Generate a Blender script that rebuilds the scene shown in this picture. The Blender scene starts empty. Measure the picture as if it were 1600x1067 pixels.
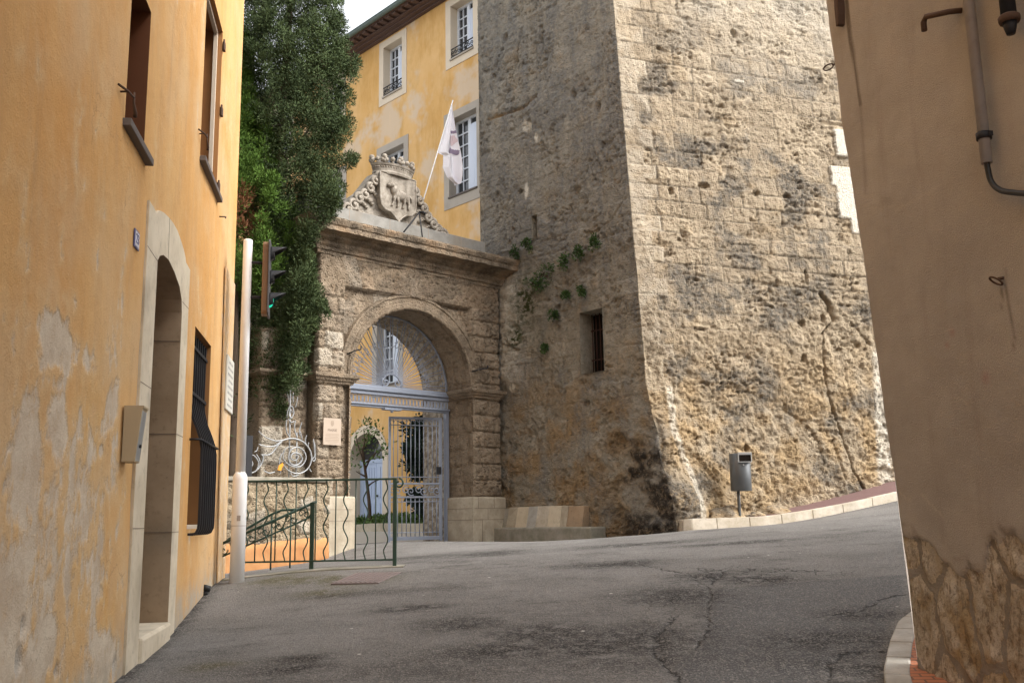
import bpy, bmesh, math, random
import numpy as np
from mathutils import Vector, Matrix
from mathutils.geometry import tessellate_polygon

SC = bpy.context.scene
C = SC.collection
R = math.radians
random.seed(7)
RNG = np.random.default_rng(11)

# ------------------------------------------------------------------ camera, sky, sun, exposure
F_PX, PITCH, ROLL = 1510.0, R(10.4), R(1.0)
cam = bpy.data.cameras.new('camera')
camo = bpy.data.objects.new('camera', cam)
C.objects.link(camo)
cam.sensor_width = 36.0
cam.lens = 36.0 * F_PX / 1600.0
cam.clip_end = 3000
camo.matrix_world = Matrix.Rotation(math.pi / 2 + PITCH, 4, 'X') @ Matrix.Rotation(-ROLL, 4, 'Z')
SC.camera = camo

SUN_DIR = Vector((0.95, -0.30, 0.95)).normalized()          # towards the sun
SUN_EL = math.asin(SUN_DIR.z)
SUN_AZ = math.atan2(SUN_DIR.x, SUN_DIR.y)
w = bpy.data.worlds.new('World')
SC.world = w
w.use_nodes = True
nt = w.node_tree
nt.nodes.clear()
sky = nt.nodes.new('ShaderNodeTexSky')
sky.sky_type = 'NISHITA'
sky.sun_disc = False
sky.sun_elevation = SUN_EL
sky.sun_rotation = SUN_AZ
sky.air_density = 1.0
sky.dust_density = 4.0
sky.ozone_density = 1.0
hs = nt.nodes.new('ShaderNodeHueSaturation')
hs.inputs['Saturation'].default_value = 0.15                 # veiled white sky
hs.inputs['Value'].default_value = 1.25
bg = nt.nodes.new('ShaderNodeBackground')
bg.inputs['Strength'].default_value = 0.15
wo = nt.nodes.new('ShaderNodeOutputWorld')
nt.links.new(sky.outputs[0], hs.inputs['Color'])
nt.links.new(hs.outputs[0], bg.inputs['Color'])
nt.links.new(bg.outputs[0], wo.inputs['Surface'])

sl = bpy.data.lights.new('sun', 'SUN')
sl.energy = 0.72
sl.angle = R(28)
sl.color = (1.0, 0.93, 0.82)
so = bpy.data.objects.new('sun', sl)
C.objects.link(so)
so.rotation_euler = SUN_DIR.to_track_quat('Z', 'Y').to_euler()

SC.view_settings.view_transform = 'Standard'
SC.view_settings.look = 'None'
SC.view_settings.exposure = 1.45
SC.view_settings.gamma = 1.0
SC.render.engine = 'CYCLES'
SC.cycles.max_bounces = 8
SC.cycles.diffuse_bounces = 5

# ------------------------------------------------------------------ measuring helpers
def ray(x, y):
    u = (x - 800) / F_PX; v = (533.5 - y) / F_PX
    c, s = math.cos(ROLL), math.sin(ROLL)
    u, v = u * c + v * s, -u * s + v * c
    c, s = math.cos(PITCH), math.sin(PITCH)
    return np.array([u, c - v * s, s + v * c])
def atz(x, y, z):
    d = ray(x, y); return d * z / d[2]
def aty(x, y, Y):
    d = ray(x, y); return d * Y / d[1]
UP = np.array([0, 0, 1.0])
class Frame:
    """A vertical wall plane: u along the wall, d out of its face, z up."""
    def __init__(s, P, az, flip=1):
        t = R(az)
        s.P = np.array([P[0], P[1], 0.0]); s.az = az
        s.g = np.array([math.sin(t), math.cos(t), 0]); s.n = flip * np.array([math.cos(t), -math.sin(t), 0])
        s.right = np.cross(UP, s.n)
    def w(s, u, d, z):
        return s.P + s.g * u + s.n * d + UP * z
    def wa(s, u, d, z):
        u, d, z = np.broadcast_arrays(np.asarray(u, float), np.asarray(d, float), np.asarray(z, float))
        return s.P + u[..., None] * s.g + d[..., None] * s.n + z[..., None] * UP
    def px(s, x, y, d=0.0):
        r = ray(x, y); P = s.P + s.n * d
        q = r * (s.n @ P) / (s.n @ r)
        return (q - s.P) @ s.g, q[2]

LW = Frame(atz(195, 1052, -1.0), -9.61)                       # left ochre house, street face
GT = Frame(aty(550, 750, 17.0), 46.0)                         # stone gateway
TL = Frame(GT.w(3.75, 0, 0), -42.9, -1)                       # tower, face towards the gate
TCU = -3.662
CC = TL.w(TCU, 0, 0)
TR = Frame(CC, 71.5)                                          # tower, face towards the street
RW = Frame(atz(1440, 1067, -0.95), -9.61, -1)                 # right house, street face
PF = Frame((-0.709, 25.0), -42.9, -1)                         # palace facade in the court

# ------------------------------------------------------------------ noise
_perm = RNG.permutation(512)
_perm = np.concatenate([_perm, _perm, _perm])
_grad = RNG.normal(size=(512, 3)); _grad /= np.linalg.norm(_grad, axis=1)[:, None]
def perlin(p):
    p = np.asarray(p, float); i = np.floor(p).astype(int); f = p - i
    u = f * f * f * (f * (f * 6 - 15) + 10)
    r = 0
    for dx in (0, 1):
        for dy in (0, 1):
            for dz in (0, 1):
                h = _perm[(_perm[(_perm[(i[:, 0] + dx) & 511] + i[:, 1] + dy) & 511] + i[:, 2] + dz) & 511]
                g = _grad[h]
                wgt = (u[:, 0] if dx else 1 - u[:, 0]) * (u[:, 1] if dy else 1 - u[:, 1]) * (u[:, 2] if dz else 1 - u[:, 2])
                r = r + wgt * (g[:, 0] * (f[:, 0] - dx) + g[:, 1] * (f[:, 1] - dy) + g[:, 2] * (f[:, 2] - dz))
    return r * 1.5
def fbm(p, o=4, g=.5):
    a = 1.0; r = 0; t = 0
    for k in range(o):
        r = r + a * perlin(p + k * 17.3); t += a; a *= g; p = p * 2.03
    return r / t * 1.6
def turb(p, o=4, g=.55):
    a = 1.0; r = 0; t = 0
    for k in range(o):
        r = r + a * np.abs(perlin(p + k * 13.1)); t += a; a *= g; p = p * 2.07
    return r / t
def hsh(a, b=0, k=0):
    return np.modf(np.abs(np.sin(np.asarray(a, float) * 127.1 + np.asarray(b, float) * 311.7 + k * 74.7) * 43758.5453))[0]
def cells(x, y, jit=.85):
    """2-D cellular noise: F1, F2, id of nearest cell"""
    ix, iy = np.floor(x), np.floor(y)
    f1 = np.full(x.shape, 9.0); f2 = np.full(x.shape, 9.0); cid = np.zeros(x.shape)
    for dx in (-1, 0, 1):
        for dy in (-1, 0, 1):
            cx, cy = ix + dx, iy + dy
            px = cx + .5 + jit * (hsh(cx, cy, 1) - .5); py = cy + .5 + jit * (hsh(cx, cy, 2) - .5)
            d = np.hypot(x - px, y - py)
            m = d < f1
            f2 = np.where(m, f1, np.minimum(f2, d)); cid = np.where(m, hsh(cx, cy, 3), cid); f1 = np.where(m, d, f1)
    return f1, f2, cid
def sst(a, b, x):
    t = np.clip((np.asarray(x, float) - a) / (b - a), 0, 1); return t * t * (3 - 2 * t)
def polydist(X, Y, pts):
    """distance to polyline and side"""
    best = np.full(X.shape, 1e9); side = np.ones(X.shape)
    for (x0, y0), (x1, y1) in zip(pts[:-1], pts[1:]):
        dx, dy = x1 - x0, y1 - y0; L = dx * dx + dy * dy + 1e-12
        tt = ((X - x0) * dx + (Y - y0) * dy) / L; t = np.clip(tt, 0, 1)
        d = np.hypot(X - x0 - t * dx, Y - y0 - t * dy)
        s = np.where((X - x0) * dy - (Y - y0) * dx > 0, 1.0, -1.0)
        m = d < best - 1e-9; best = np.where(m, d, best); side = np.where(m, s, side)
    return best, side
def inpoly(X, Y, pts):
    r = np.zeros(X.shape, bool); n = len(pts)
    for i in range(n):
        x0, y0 = pts[i]; x1, y1 = pts[(i + 1) % n]
        c = ((y0 > Y) != (y1 > Y)) & (X < (x1 - x0) * (Y - y0) / (y1 - y0 + 1e-12) + x0)
        r ^= c
    return r

# ------------------------------------------------------------------ materials
class NB:
    """small node builder"""
    def __init__(s, name, rough=.8, spec=.3, metal=0.0):
        s.m = bpy.data.materials.new(name); s.m.use_nodes = True
        s.t = s.m.node_tree; s.b = s.t.nodes['Principled BSDF']
        s.b.inputs['Roughness'].default_value = rough
        s.b.inputs['Specular IOR Level'].default_value = spec
        s.b.inputs['Metallic'].default_value = metal
        s.tc = s.t.nodes.new('ShaderNodeTexCoord').outputs['Object']
    def n(s, typ, **k):
        nd = s.t.nodes.new(typ)
        for a, v in k.items(): setattr(nd, a, v)
        return nd
    def put(s, sock, v):
        if hasattr(v, 'is_output'): s.t.links.new(v, sock)
        else: sock.default_value = v if not isinstance(v, tuple) or len(v) != 3 or sock.type == 'VECTOR' else (*v, 1)
    def map(s, sc=(1, 1, 1), rot=(0, 0, 0)):
        nd = s.n('ShaderNodeMapping'); s.put(nd.inputs['Vector'], s.tc)
        nd.inputs['Scale'].default_value = sc; nd.inputs['Rotation'].default_value = rot
        return nd.outputs[0]
    def noise(s, scale, detail=4, rough=.55, vec=None, dist=0.0):
        nd = s.n('ShaderNodeTexNoise'); s.put(nd.inputs['Vector'], vec if vec is not None else s.tc)
        nd.inputs['Scale'].default_value = scale; nd.inputs['Detail'].default_value = detail
        nd.inputs['Roughness'].default_value = rough; nd.inputs['Distortion'].default_value = dist
        return nd.outputs['Fac']
    def voro(s, scale, feat='F1', vec=None, out='Distance'):
        nd = s.n('ShaderNodeTexVoronoi'); nd.feature = feat
        s.put(nd.inputs['Vector'], vec if vec is not None else s.tc); nd.inputs['Scale'].default_value = scale
        return nd.outputs[out]
    def ramp(s, fac, a, b, smooth=True):
        nd = s.n('ShaderNodeMapRange'); nd.interpolation_type = 'SMOOTHSTEP' if smooth else 'LINEAR'
        s.put(nd.inputs['Value'], fac); nd.inputs['From Min'].default_value = a; nd.inputs['From Max'].default_value = b
        return nd.outputs['Result']
    def math(s, op, a, b=0.0):
        nd = s.n('ShaderNodeMath', operation=op); s.put(nd.inputs[0], a); s.put(nd.inputs[1], b); return nd.outputs[0]
    def mix(s, f, a, b, blend='MIX'):
        nd = s.n('ShaderNodeMix'); nd.data_type = 'RGBA'; nd.blend_type = blend
        s.put(nd.inputs['Factor'], f); s.put(nd.inputs['A'] if False else nd.inputs[6], a); s.put(nd.inputs[7], b)
        return nd.outputs[2]
    def attr(s, name, out='Fac'):
        nd = s.n('ShaderNodeAttribute', attribute_name=name); return nd.outputs[out]
    def sep(s):
        nd = s.n('ShaderNodeSeparateXYZ'); s.put(nd.inputs[0], s.tc); return nd.outputs
    def col(s, c): s.put(s.b.inputs['Base Color'], c); return s
    def bump(s, h, strength=.4, dist=.01):
        nd = s.n('ShaderNodeBump'); nd.inputs['Strength'].default_value = strength; nd.inputs['Distance'].default_value = dist
        s.put(nd.inputs['Height'], h); s.t.links.new(nd.outputs[0], s.b.inputs['Normal']); return s

def plain(name, c, rough=.5, spec=.4, metal=0.0, var=.12, scale=30, bump=.0, grime=.0, gcol=(.1, .08, .06)):
    b = NB(name, rough, spec, metal)
    n1 = b.noise(scale, 4); n2 = b.noise(scale * .12, 3)
    lo = tuple(x * (1 - var) for x in c); hi = tuple(min(1, x * (1 + var)) for x in c)
    col = b.mix(b.math('MULTIPLY', b.math('ADD', n1, n2), .5), lo, hi)
    if grime:
        col = b.mix(b.math('MULTIPLY', b.ramp(b.noise(scale * .25, 5, .65), .48, .75), grime), col, gcol)
    b.col(col)
    if bump: b.bump(b.noise(scale * 2, 5, .6), bump, .004)
    return b.m

M = {}
def stone_mat(name, base, light, stain, warm, pale=(.62, .57, .48), fine=45, bstr=1.0, bd=.022):
    b = NB(name, .92, .15)
    n1 = b.noise(5, 6, .65); n2 = b.noise(fine, 5, .7); n3 = b.noise(1.3, 4, .6)
    c = b.mix(b.ramp(n1, .3, .7), base, light)
    c = b.mix(b.math('MULTIPLY', b.ramp(n2, .3, .72), .4), c, tuple(x * .62 for x in base))
    c = b.mix(b.math('MULTIPLY', b.attr('warm'), .85), c, warm)
    c = b.mix(b.math('MULTIPLY', b.ramp(b.noise(17, 6, .75), .50, .72), .38), c, tuple(x * .5 for x in base))
    pore_shade = b.math('MULTIPLY', b.ramp(b.voro(fine * .55), .26, .06), b.ramp(b.noise(6, 3, .6), .40, .58))
    c = b.mix(b.math('MULTIPLY', pore_shade, .55), c, tuple(x * .32 for x in base))  # shade inside small pits put into the base colour
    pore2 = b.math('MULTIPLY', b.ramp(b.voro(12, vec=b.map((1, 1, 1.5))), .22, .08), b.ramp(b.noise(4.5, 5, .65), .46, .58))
    c = b.mix(b.math('MULTIPLY', pore2, .7), c, tuple(x * .22 for x in base))  # larger pits: their inner shade darkens the base colour too
    c = b.mix(b.math('ABSOLUTE', b.attr('tone')), c, b.mix(b.ramp(b.attr('tone'), -.001, .001), tuple(x * .45 for x in base), tuple(min(1, x * 1.25) for x in light)))
    sfac = b.math('MULTIPLY', b.attr('stain'), b.ramp(b.noise(14, 5, .7), .2, .62))
    c = b.mix(sfac, c, stain)
    c = b.mix(b.math('MULTIPLY', b.attr('pale'), b.ramp(b.noise(9, 4, .6), .15, .5)), c, pale)
    c = b.mix(b.math('MULTIPLY', b.attr('soot'), b.ramp(b.noise(11, 6, .72), .28, .55)), c, (.035, .030, .026))
    c = b.mix(b.math('MULTIPLY', b.attr('moss'), b.ramp(b.noise(12, 4, .6), .3, .6)), c, (.05, .055, .022))
    b.col(c)
    v = b.voro(fine * .6)
    h = b.math('ADD', b.math('ADD', b.noise(fine * .8, 6, .75), b.math('MULTIPLY', b.noise(11, 6, .7), 1.6)), b.math('MULTIPLY', b.ramp(v, .0, .45), 1.0))
    h = b.math('SUBTRACT', h, b.math('MULTIPLY', pore2, 2.0))
    b.bump(h, bstr, bd)
    return b.m
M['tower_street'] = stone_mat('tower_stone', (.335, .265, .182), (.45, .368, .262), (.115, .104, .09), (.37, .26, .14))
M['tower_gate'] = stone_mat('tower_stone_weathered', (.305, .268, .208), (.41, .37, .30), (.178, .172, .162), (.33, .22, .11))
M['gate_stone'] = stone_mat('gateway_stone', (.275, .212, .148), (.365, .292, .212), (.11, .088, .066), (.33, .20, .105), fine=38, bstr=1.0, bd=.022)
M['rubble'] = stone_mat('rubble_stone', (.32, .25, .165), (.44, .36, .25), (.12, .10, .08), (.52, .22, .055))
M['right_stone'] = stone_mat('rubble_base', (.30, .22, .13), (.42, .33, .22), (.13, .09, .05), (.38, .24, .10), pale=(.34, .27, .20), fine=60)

def limestone(name, c=(.60, .53, .41), d=(.40, .34, .25), sc=3, bs=.3):
    b = NB(name, .85, .2)
    k = b.mix(b.ramp(b.noise(sc, 6, .62), .3, .7), d, c)
    k = b.mix(b.math('MULTIPLY', b.ramp(b.noise(sc * 6, 5, .7), .52, .75), .5), k, tuple(x * .55 for x in d))
    k = b.mix(b.math('MULTIPLY', b.ramp(b.noise(1.7, 3, .5), .55, .75), .5), k, (.24, .20, .15))
    b.col(k); b.bump(b.noise(60, 6, .7), bs, .006); return b.m
M['pale_stone'] = limestone('pale_limestone', (.49, .43, .335), (.34, .29, .215))
M['door_stone'] = limestone('door_stone', (.66, .58, .45), (.52, .44, .32), 2, .15)
M['reveal_stone'] = limestone('reveal_stone', (.40, .29, .19), (.30, .21, .13), 2.5, .15)
M['crest_stone'] = limestone('crest_stone', (.42, .375, .315), (.22, .19, .155), 8, .9)
M['parapet_stone'] = limestone('parapet_stone', (.30, .29, .265), (.23, .22, .20), 5, .3)
M['kerb_stone'] = limestone('kerb_stone', (.62, .56, .47), (.44, .38, .29), 4, .5)
M['kerb_grey'] = limestone('kerb_grey', (.46, .44, .40), (.34, .32, .28), 5, .4)
M['concrete'] = limestone('concrete', (.36, .33, .28), (.22, .21, .16), 4, .35)

# left house: flaking ochre limewash
b = NB('ochre_limewash', .92, .12)
v1 = b.map((1, 1, .42))
pr_ = b.math('ADD', b.attr('pk'), b.math('ADD', b.math('MULTIPLY', b.math('SUBTRACT', b.noise(9, 5, .7, b.map((1.4, 1.4, .7))), .5), .45), b.math('MULTIPLY', b.math('SUBTRACT', b.noise(40, 4, .7), .5), .14)))
peel = b.ramp(pr_, -.09, .12)
rim = b.math('SUBTRACT', b.ramp(pr_, -.16, -.04), peel)
c = b.mix(b.ramp(b.noise(1.0, 5, .62, v1), .3, .72), (.57, .30, .10), (.63, .385, .165))
c = b.mix(b.math('MULTIPLY', b.ramp(b.noise(2.2, 6, .7, b.map((1.5, 1.5, .5))), .45, .68), .5), c, (.50, .31, .15))
c = b.mix(b.math('MULTIPLY', b.ramp(b.noise(.7, 4, .6), .45, .7), .5), c, (.60, .44, .27))
c = b.mix(b.math('MULTIPLY', b.ramp(b.noise(2.6, 5, .7, b.map((2.6, 2.6, .16))), .52, .75), .35), c, (.40, .25, .12))
c = b.mix(b.math('MULTIPLY', b.attr('rich'), .8), c, b.mix(b.noise(6, 5, .7), (.58, .29, .055), (.66, .38, .10)))
c = b.mix(b.math('MULTIPLY', b.attr('halo'), .35), c, (.62, .46, .28))
c = b.mix(b.math('MULTIPLY', rim, .25), c, (.64, .44, .22))
c = b.mix(b.math('MULTIPLY', peel, b.ramp(b.noise(7, 6, .7), .12, .45)), c, b.mix(b.ramp(b.noise(3.5, 6, .68), .35, .65), (.50, .40, .295), (.63, .54, .42)))
c = b.mix(b.math('MULTIPLY', b.attr('splash'), b.ramp(b.noise(5, 6, .7), .3, .6)), c, (.42, .36, .28))
c = b.mix(b.attr('chip'), c, (.50, .46, .40))
c = b.mix(b.math('MULTIPLY', b.ramp(b.noise(85, 4, .7), .5, .75), .22), c, (.36, .23, .11))
c = b.mix(b.math('MULTIPLY', b.ramp(b.noise(24, 5, .7), .55, .75), .25), c, (.68, .50, .29))
hv = b.n('ShaderNodeVectorMath', operation='ADD'); b.put(hv.inputs[0], b.tc); hn = b.n('ShaderNodeTexNoise'); hn.inputs['Scale'].default_value = 2.2; hn.inputs['Detail'].default_value = 6; b.put(hn.inputs['Vector'], b.tc)
hs_ = b.n('ShaderNodeVectorMath', operation='SCALE'); b.put(hs_.inputs[0], hn.outputs['Color']); hs_.inputs['Scale'].default_value = .8; b.put(hv.inputs[1], hs_.outputs[0])
hl_ = b.math('MULTIPLY', b.ramp(b.voro(.75, 'DISTANCE_TO_EDGE', hv.outputs[0]), .0045, .001), b.ramp(b.noise(.9, 3), .50, .60))
c = b.mix(b.math('MULTIPLY', hl_, .3), c, (.16, .10, .06))
b.col(c)
b.bump(b.math('ADD', b.math('ADD', b.noise(90, 5, .65), b.math('MULTIPLY', b.noise(14, 5, .65), 1.6)), b.math('MULTIPLY', peel, -1.6)), .6, .008)
M['ochre_wall'] = b.m

b = NB('palace_limewash', .9, .12)
o = b.sep()
c = b.mix(b.ramp(b.noise(.35, 6, .65), .35, .65), (.62, .365, .13), (.70, .46, .215))
c = b.mix(b.math('MULTIPLY', b.ramp(b.noise(.9, 6, .7, b.map((1, 1, .4))), .44, .66), .7), c, (.50, .285, .085))
c = b.mix(b.math('MULTIPLY', b.ramp(b.noise(.28, 5, .65), .52, .60), .75), c, (.60, .50, .39))
c = b.mix(b.math('MULTIPLY', b.ramp(b.noise(5, 4, .6, b.map((2.4, 2.4, .2))), .55, .8), .3), c, (.80, .60, .36))
b.col(c); b.bump(b.noise(30, 4), .2, .008)
M['palace_wall'] = b.m

b = NB('brown_render', .95, .1)
o = b.sep()
c = b.mix(b.ramp(b.noise(1.1, 5, .6), .3, .7), (.36, .328, .29), (.44, .402, .352))
c = b.mix(b.math('MULTIPLY', b.ramp(b.noise(2.4, 5, .65, b.map((2.5, 2.5, .3))), .5, .8), .35), c, (.27, .225, .185))
c = b.mix(b.math('MULTIPLY', b.ramp(b.noise(3.2, 4, .6), .56, .76), .4), c, (.45, .395, .34))
rk = b.mix(b.ramp(b.noise(4.5, 5, .65), .3, .7), (.42, .35, .25), (.66, .59, .48))
rk = b.mix(b.ramp(b.noise(3.0, 3), .5, .7), rk, (.44, .33, .19))
rk = b.mix(b.math('MULTIPLY', b.ramp(b.noise(30, 6, .75, b.map((1, 1, .4))), .48, .66), .8), rk, (.17, .125, .08))
rk = b.mix(b.math('MULTIPLY', b.ramp(b.noise(38, 6, .75), .48, .70), .75), rk, (.15, .12, .085))
mf = b.ramp(b.math('ADD', b.attr('mortar'), b.math('MULTIPLY', b.math('SUBTRACT', b.noise(22, 5, .7), .5), 1.0)), .42, .58)
c = b.mix(b.math('MULTIPLY', mf, .75), c, b.mix(b.noise(9, 5), (.20, .178, .15), (.27, .245, .21)))
rkf = b.ramp(b.math('ADD', b.attr('rock'), b.math('ADD', b.math('MULTIPLY', b.math('SUBTRACT', b.noise(28, 5, .7), .5), .9), b.math('MULTIPLY', b.math('SUBTRACT', b.noise(90, 3, .7), .5), .4))), .42, .55)
c = b.mix(rkf, c, rk)
c = b.mix(b.math('MULTIPLY', b.attr('stain'), .8), c, (.06, .04, .025))
c = b.mix(b.math('MULTIPLY', b.attr('pale'), .55), c, (.55, .47, .38))
c = b.mix(b.math('MULTIPLY', b.attr('warm'), .3), c, (.38, .10, .08))
c = b.mix(b.math('MULTIPLY', b.ramp(b.noise(160, 3, .6), .45, .75), .3), c, (.235, .195, .16))
c = b.mix(b.math('MULTIPLY', b.ramp(b.noise(95, 4, .7), .5, .75), .3), c, (.52, .46, .39))
b.col(c); b.bump(b.math('ADD', b.noise(130, 5, .7), b.math('MULTIPLY', b.noise(40, 5, .75), b.math('MULTIPLY', b.attr('rock'), 4.0))), .8, .007)
M['brown_wall'] = b.m

b = NB('orange_plaster', .9, .1)
c = b.mix(b.ramp(b.noise(3, 5, .6), .3, .7), (.42, .20, .085), (.52, .28, .125))
b.col(c); b.bump(b.noise(40, 5, .6), .3, .006)
M['orange_plaster'] = b.m

# asphalt: aggregate, stains, patches and cracks
b = NB('asphalt', .88, .25)
agg = b.voro(95, 'F1'); aggc = b.voro(95, 'F1', out='Color')
c = b.mix(b.ramp(b.noise(1.1, 5, .6), .3, .7), (.145, .138, .130), (.205, .196, .186))
c = b.mix(b.math('MULTIPLY', b.ramp(b.noise(.9, 7, .72, b.map((1.0, 1.5, 1))), .50, .66), .75), c, (.062, .057, .053))
c = b.mix(b.math('MULTIPLY', b.ramp(b.noise(.45, 4, .6), .42, .62), .5), c, (.24, .23, .22))
c = b.mix(b.math('MULTIPLY', b.ramp(b.noise(2.6, 7, .75, b.map((.6, 2.2, 1))), .52, .7), .5), c, (.05, .046, .043))
c = b.mix(b.math('MULTIPLY', b.attr('patch'), .85), c, b.mix(b.noise(1.4, 4), (.092, .092, .095), (.12, .119, .12)))
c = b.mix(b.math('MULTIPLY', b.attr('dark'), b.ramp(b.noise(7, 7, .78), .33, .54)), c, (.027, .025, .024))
c = b.mix(b.math('MULTIPLY', b.attr('moss'), b.ramp(b.noise(3.5, 5, .65), .30, .55)), c, (.088, .078, .038))
grit = b.n('ShaderNodeSeparateColor'); b.put(grit.inputs[0], aggc)
c = b.mix(b.math('MULTIPLY', b.ramp(grit.outputs[0], .5, 1.0), .6), c, (.30, .28, .255))
c = b.mix(b.math('MULTIPLY', b.ramp(grit.outputs[1], .6, 1.0), .5), c, (.03, .028, .027))
wv = b.math('MULTIPLY', b.math('SUBTRACT', b.noise(6, 5, .7), .5), .22)
crk = None
for k in range(5):
    s_ = b.math('ABSOLUTE', b.math('ADD', b.attr('crack%d' % k), wv))
    f_ = b.math('MULTIPLY', b.ramp(s_, .017, .003), b.ramp(b.noise(9, 3), .36, .52))
    crk = f_ if crk is None else b.math('MAXIMUM', crk, f_)
vec = b.n('ShaderNodeVectorMath', operation='ADD'); b.put(vec.inputs[0], b.tc)
nn = b.n('ShaderNodeTexNoise'); nn.inputs['Scale'].default_value = 5; b.put(nn.inputs['Vector'], b.tc)
sc_ = b.n('ShaderNodeVectorMath', operation='SCALE'); b.put(sc_.inputs[0], nn.outputs['Color']); sc_.inputs['Scale'].default_value = .35
b.put(vec.inputs[1], sc_.outputs[0])
ve = b.voro(3.6, 'DISTANCE_TO_EDGE', vec.outputs[0])
web = b.math('MULTIPLY', b.ramp(ve, .045, .008), b.math('MULTIPLY', b.attr('web'), b.ramp(b.noise(4, 4, .6), .4, .55)))
crk = b.math('MAXIMUM', crk, web)
c = b.mix(b.math('MULTIPLY', crk, .85), c, (.025, .023, .021))
specks = b.ramp(b.voro(2.4, 'F1'), .05, .02)
c = b.mix(b.math('MULTIPLY', specks, b.ramp(b.noise(2.1, 2), .46, .52)), c, (.6, .58, .54))
b.col(c)
b.put(b.b.inputs['Roughness'], b.ramp(b.noise(1.3, 4), .2, .9))
b.b.inputs['Roughness'].default_value = .85
for l in list(b.t.links):
    if l.to_socket == b.b.inputs['Roughness']: b.t.links.remove(l)
b.bump(b.math('SUBTRACT', b.math('ADD', b.math('MULTIPLY', agg, .6), b.noise(30, 5, .7)), b.math('MULTIPLY', crk, 2.0)), .8, .012)
M['asphalt'] = b.m
M['red_asphalt'] = plain('red_asphalt', (.155, .095, .088), .9, .2, var=.3, scale=60, bump=.6)
M['court_paving'] = plain('court_paving', (.42, .39, .34), .8, .2, var=.15, scale=4, bump=.2)
b = NB('terracotta_pavers', .8, .2)
br = b.n('ShaderNodeTexBrick'); b.put(br.inputs['Vector'], b.map((1, 1, 1), (0, 0, R(9.6))))
for k_, v_ in (('Scale', 1.0), ('Mortar Size', .006), ('Brick Width', .11), ('Row Height', .06)): br.inputs[k_].default_value = v_
br.inputs['Color1'].default_value = (.42, .15, .075, 1); br.inputs['Color2'].default_value = (.50, .20, .10, 1); br.inputs['Mortar'].default_value = (.16, .10, .07, 1)
b.col(b.mix(b.math('MULTIPLY', b.noise(20, 4), .4), br.outputs[0], (.25, .12, .08))); b.bump(b.noise(60, 4), .3, .004)
M['terracotta'] = b.m

M['white_paint'] = plain('white_paint', (.85, .84, .83), .35, .5, var=.05, scale=8, grime=.25, gcol=(.5, .42, .33))
M['black_metal'] = plain('black_metal', (.02, .02, .023), .6, .3, var=.3)
M['signal_plate'] = plain('signal_plate', (.06, .06, .065), .5, .5)
M['signal_back'] = plain('signal_back', (.20, .115, .06), .55, .4)
M['green_paint'] = plain('green_paint', (.022, .055, .036), .4, .5, var=.3, grime=.25, gcol=(.08, .06, .03))
M['blue_grey_paint'] = plain('blue_grey_paint', (.245, .275, .34), .45, .4, var=.1, grime=.2, gcol=(.22, .2, .19))
M['blue_door'] = plain('blue_door_paint', (.42, .50, .66), .5, .3, var=.08)
M['silver_iron'] = plain('silver_iron', (.33, .34, .35), .45, .5, metal=.25, var=.15, grime=.3)
M['rust'] = plain('rusty_iron', (.085, .05, .033), .8, .3, var=.4, scale=60, bump=.4)
M['bar_rust'] = plain('rusty_bars', (.055, .026, .02), .8, .3, var=.3)
M['pipe_grey'] = plain('grey_pipe', (.36, .33, .31), .5, .4, var=.1, grime=.35)
M['bin_grey'] = plain('bin_grey', (.105, .112, .118), .38, .5, metal=.3, var=.1, scale=12)
M['galvanised'] = plain('galvanised', (.55, .56, .56), .4, .5, metal=.6, var=.12)
M['box_beige'] = plain('beige_metal', (.40, .31, .19), .5, .4, var=.08, scale=10)
M['box_front'] = plain('steel_front', (.42, .44, .45), .35, .5, metal=.5)
M['slate'] = plain('slate_sill', (.125, .105, .095), .7, .3, var=.2)
M['recess_brown'] = plain('painted_recess', (.30, .145, .055), .85, .2, var=.15, scale=6)
M['recess_dark'] = plain('dark_recess_paint', (.13, .05, .022), .85, .2, var=.15, scale=6)
M['dark_wood'] = plain('dark_wood', (.04, .045, .038), .6, .3, var=.3)
M['sill_beige'] = plain('sill_beige', (.55, .46, .36), .8, .2)
M['cream_trim'] = plain('cream_trim', (.64, .55, .43), .85, .15, var=.12, scale=5, grime=.4, gcol=(.40, .37, .33))
M['grey_trim'] = plain('grey_trim', (.40, .36, .31), .85, .15, var=.2, scale=5, grime=.3)
M['window_paint'] = plain('window_paint', (.62, .66, .72), .5, .3, var=.05)
M['sky_tinted_shutter'] = plain('sky_tinted_shutter', (.60, .66, .77), .6, .3, var=.06)  # pale blue of the reflected sky put into the colour
b = NB('window_glass', .08, .6); b.col((.035, .038, .042)); M['glass'] = b.m
M['roof_tile'] = plain('roof_tile', (.34, .15, .08), .85, .2, var=.3, scale=8, bump=.4)
M['eave'] = plain('eave_boards', (.12, .078, .066), .8, .2, var=.3, scale=14)
M['gutter'] = plain('copper_gutter', (.12, .165, .155), .6, .4, var=.2)
M['flag_white'] = plain('flag_cloth', (.78, .76, .80), .8, .1, var=.03)
M['flag_mark'] = plain('flag_print', (.27, .22, .30), .8, .1)
M['flag_pink'] = plain('flag_print_pink', (.62, .50, .52), .8, .1)
M['bark'] = plain('bark', (.085, .062, .045), .95, .1, var=.4, scale=18, bump=.8)
M['blue_enamel'] = plain('blue_enamel', (.10, .11, .25), .3, .5)
M['white_enamel'] = plain('white_enamel', (.72, .70, .74), .3, .5)
M['plaque'] = plain('plaque_stone', (.42, .335, .26), .45, .4, var=.05)
M['engraved'] = plain('engraving', (.17, .13, .10), .7, .2)
M['engraved_soft'] = plain('engraving_soft', (.33, .26, .20), .7, .2)
M['sign_white'] = plain('sign_white', (.60, .58, .52), .5, .3)
M['sign_ink'] = plain('sign_ink', (.30, .29, .27), .6, .2)
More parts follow.
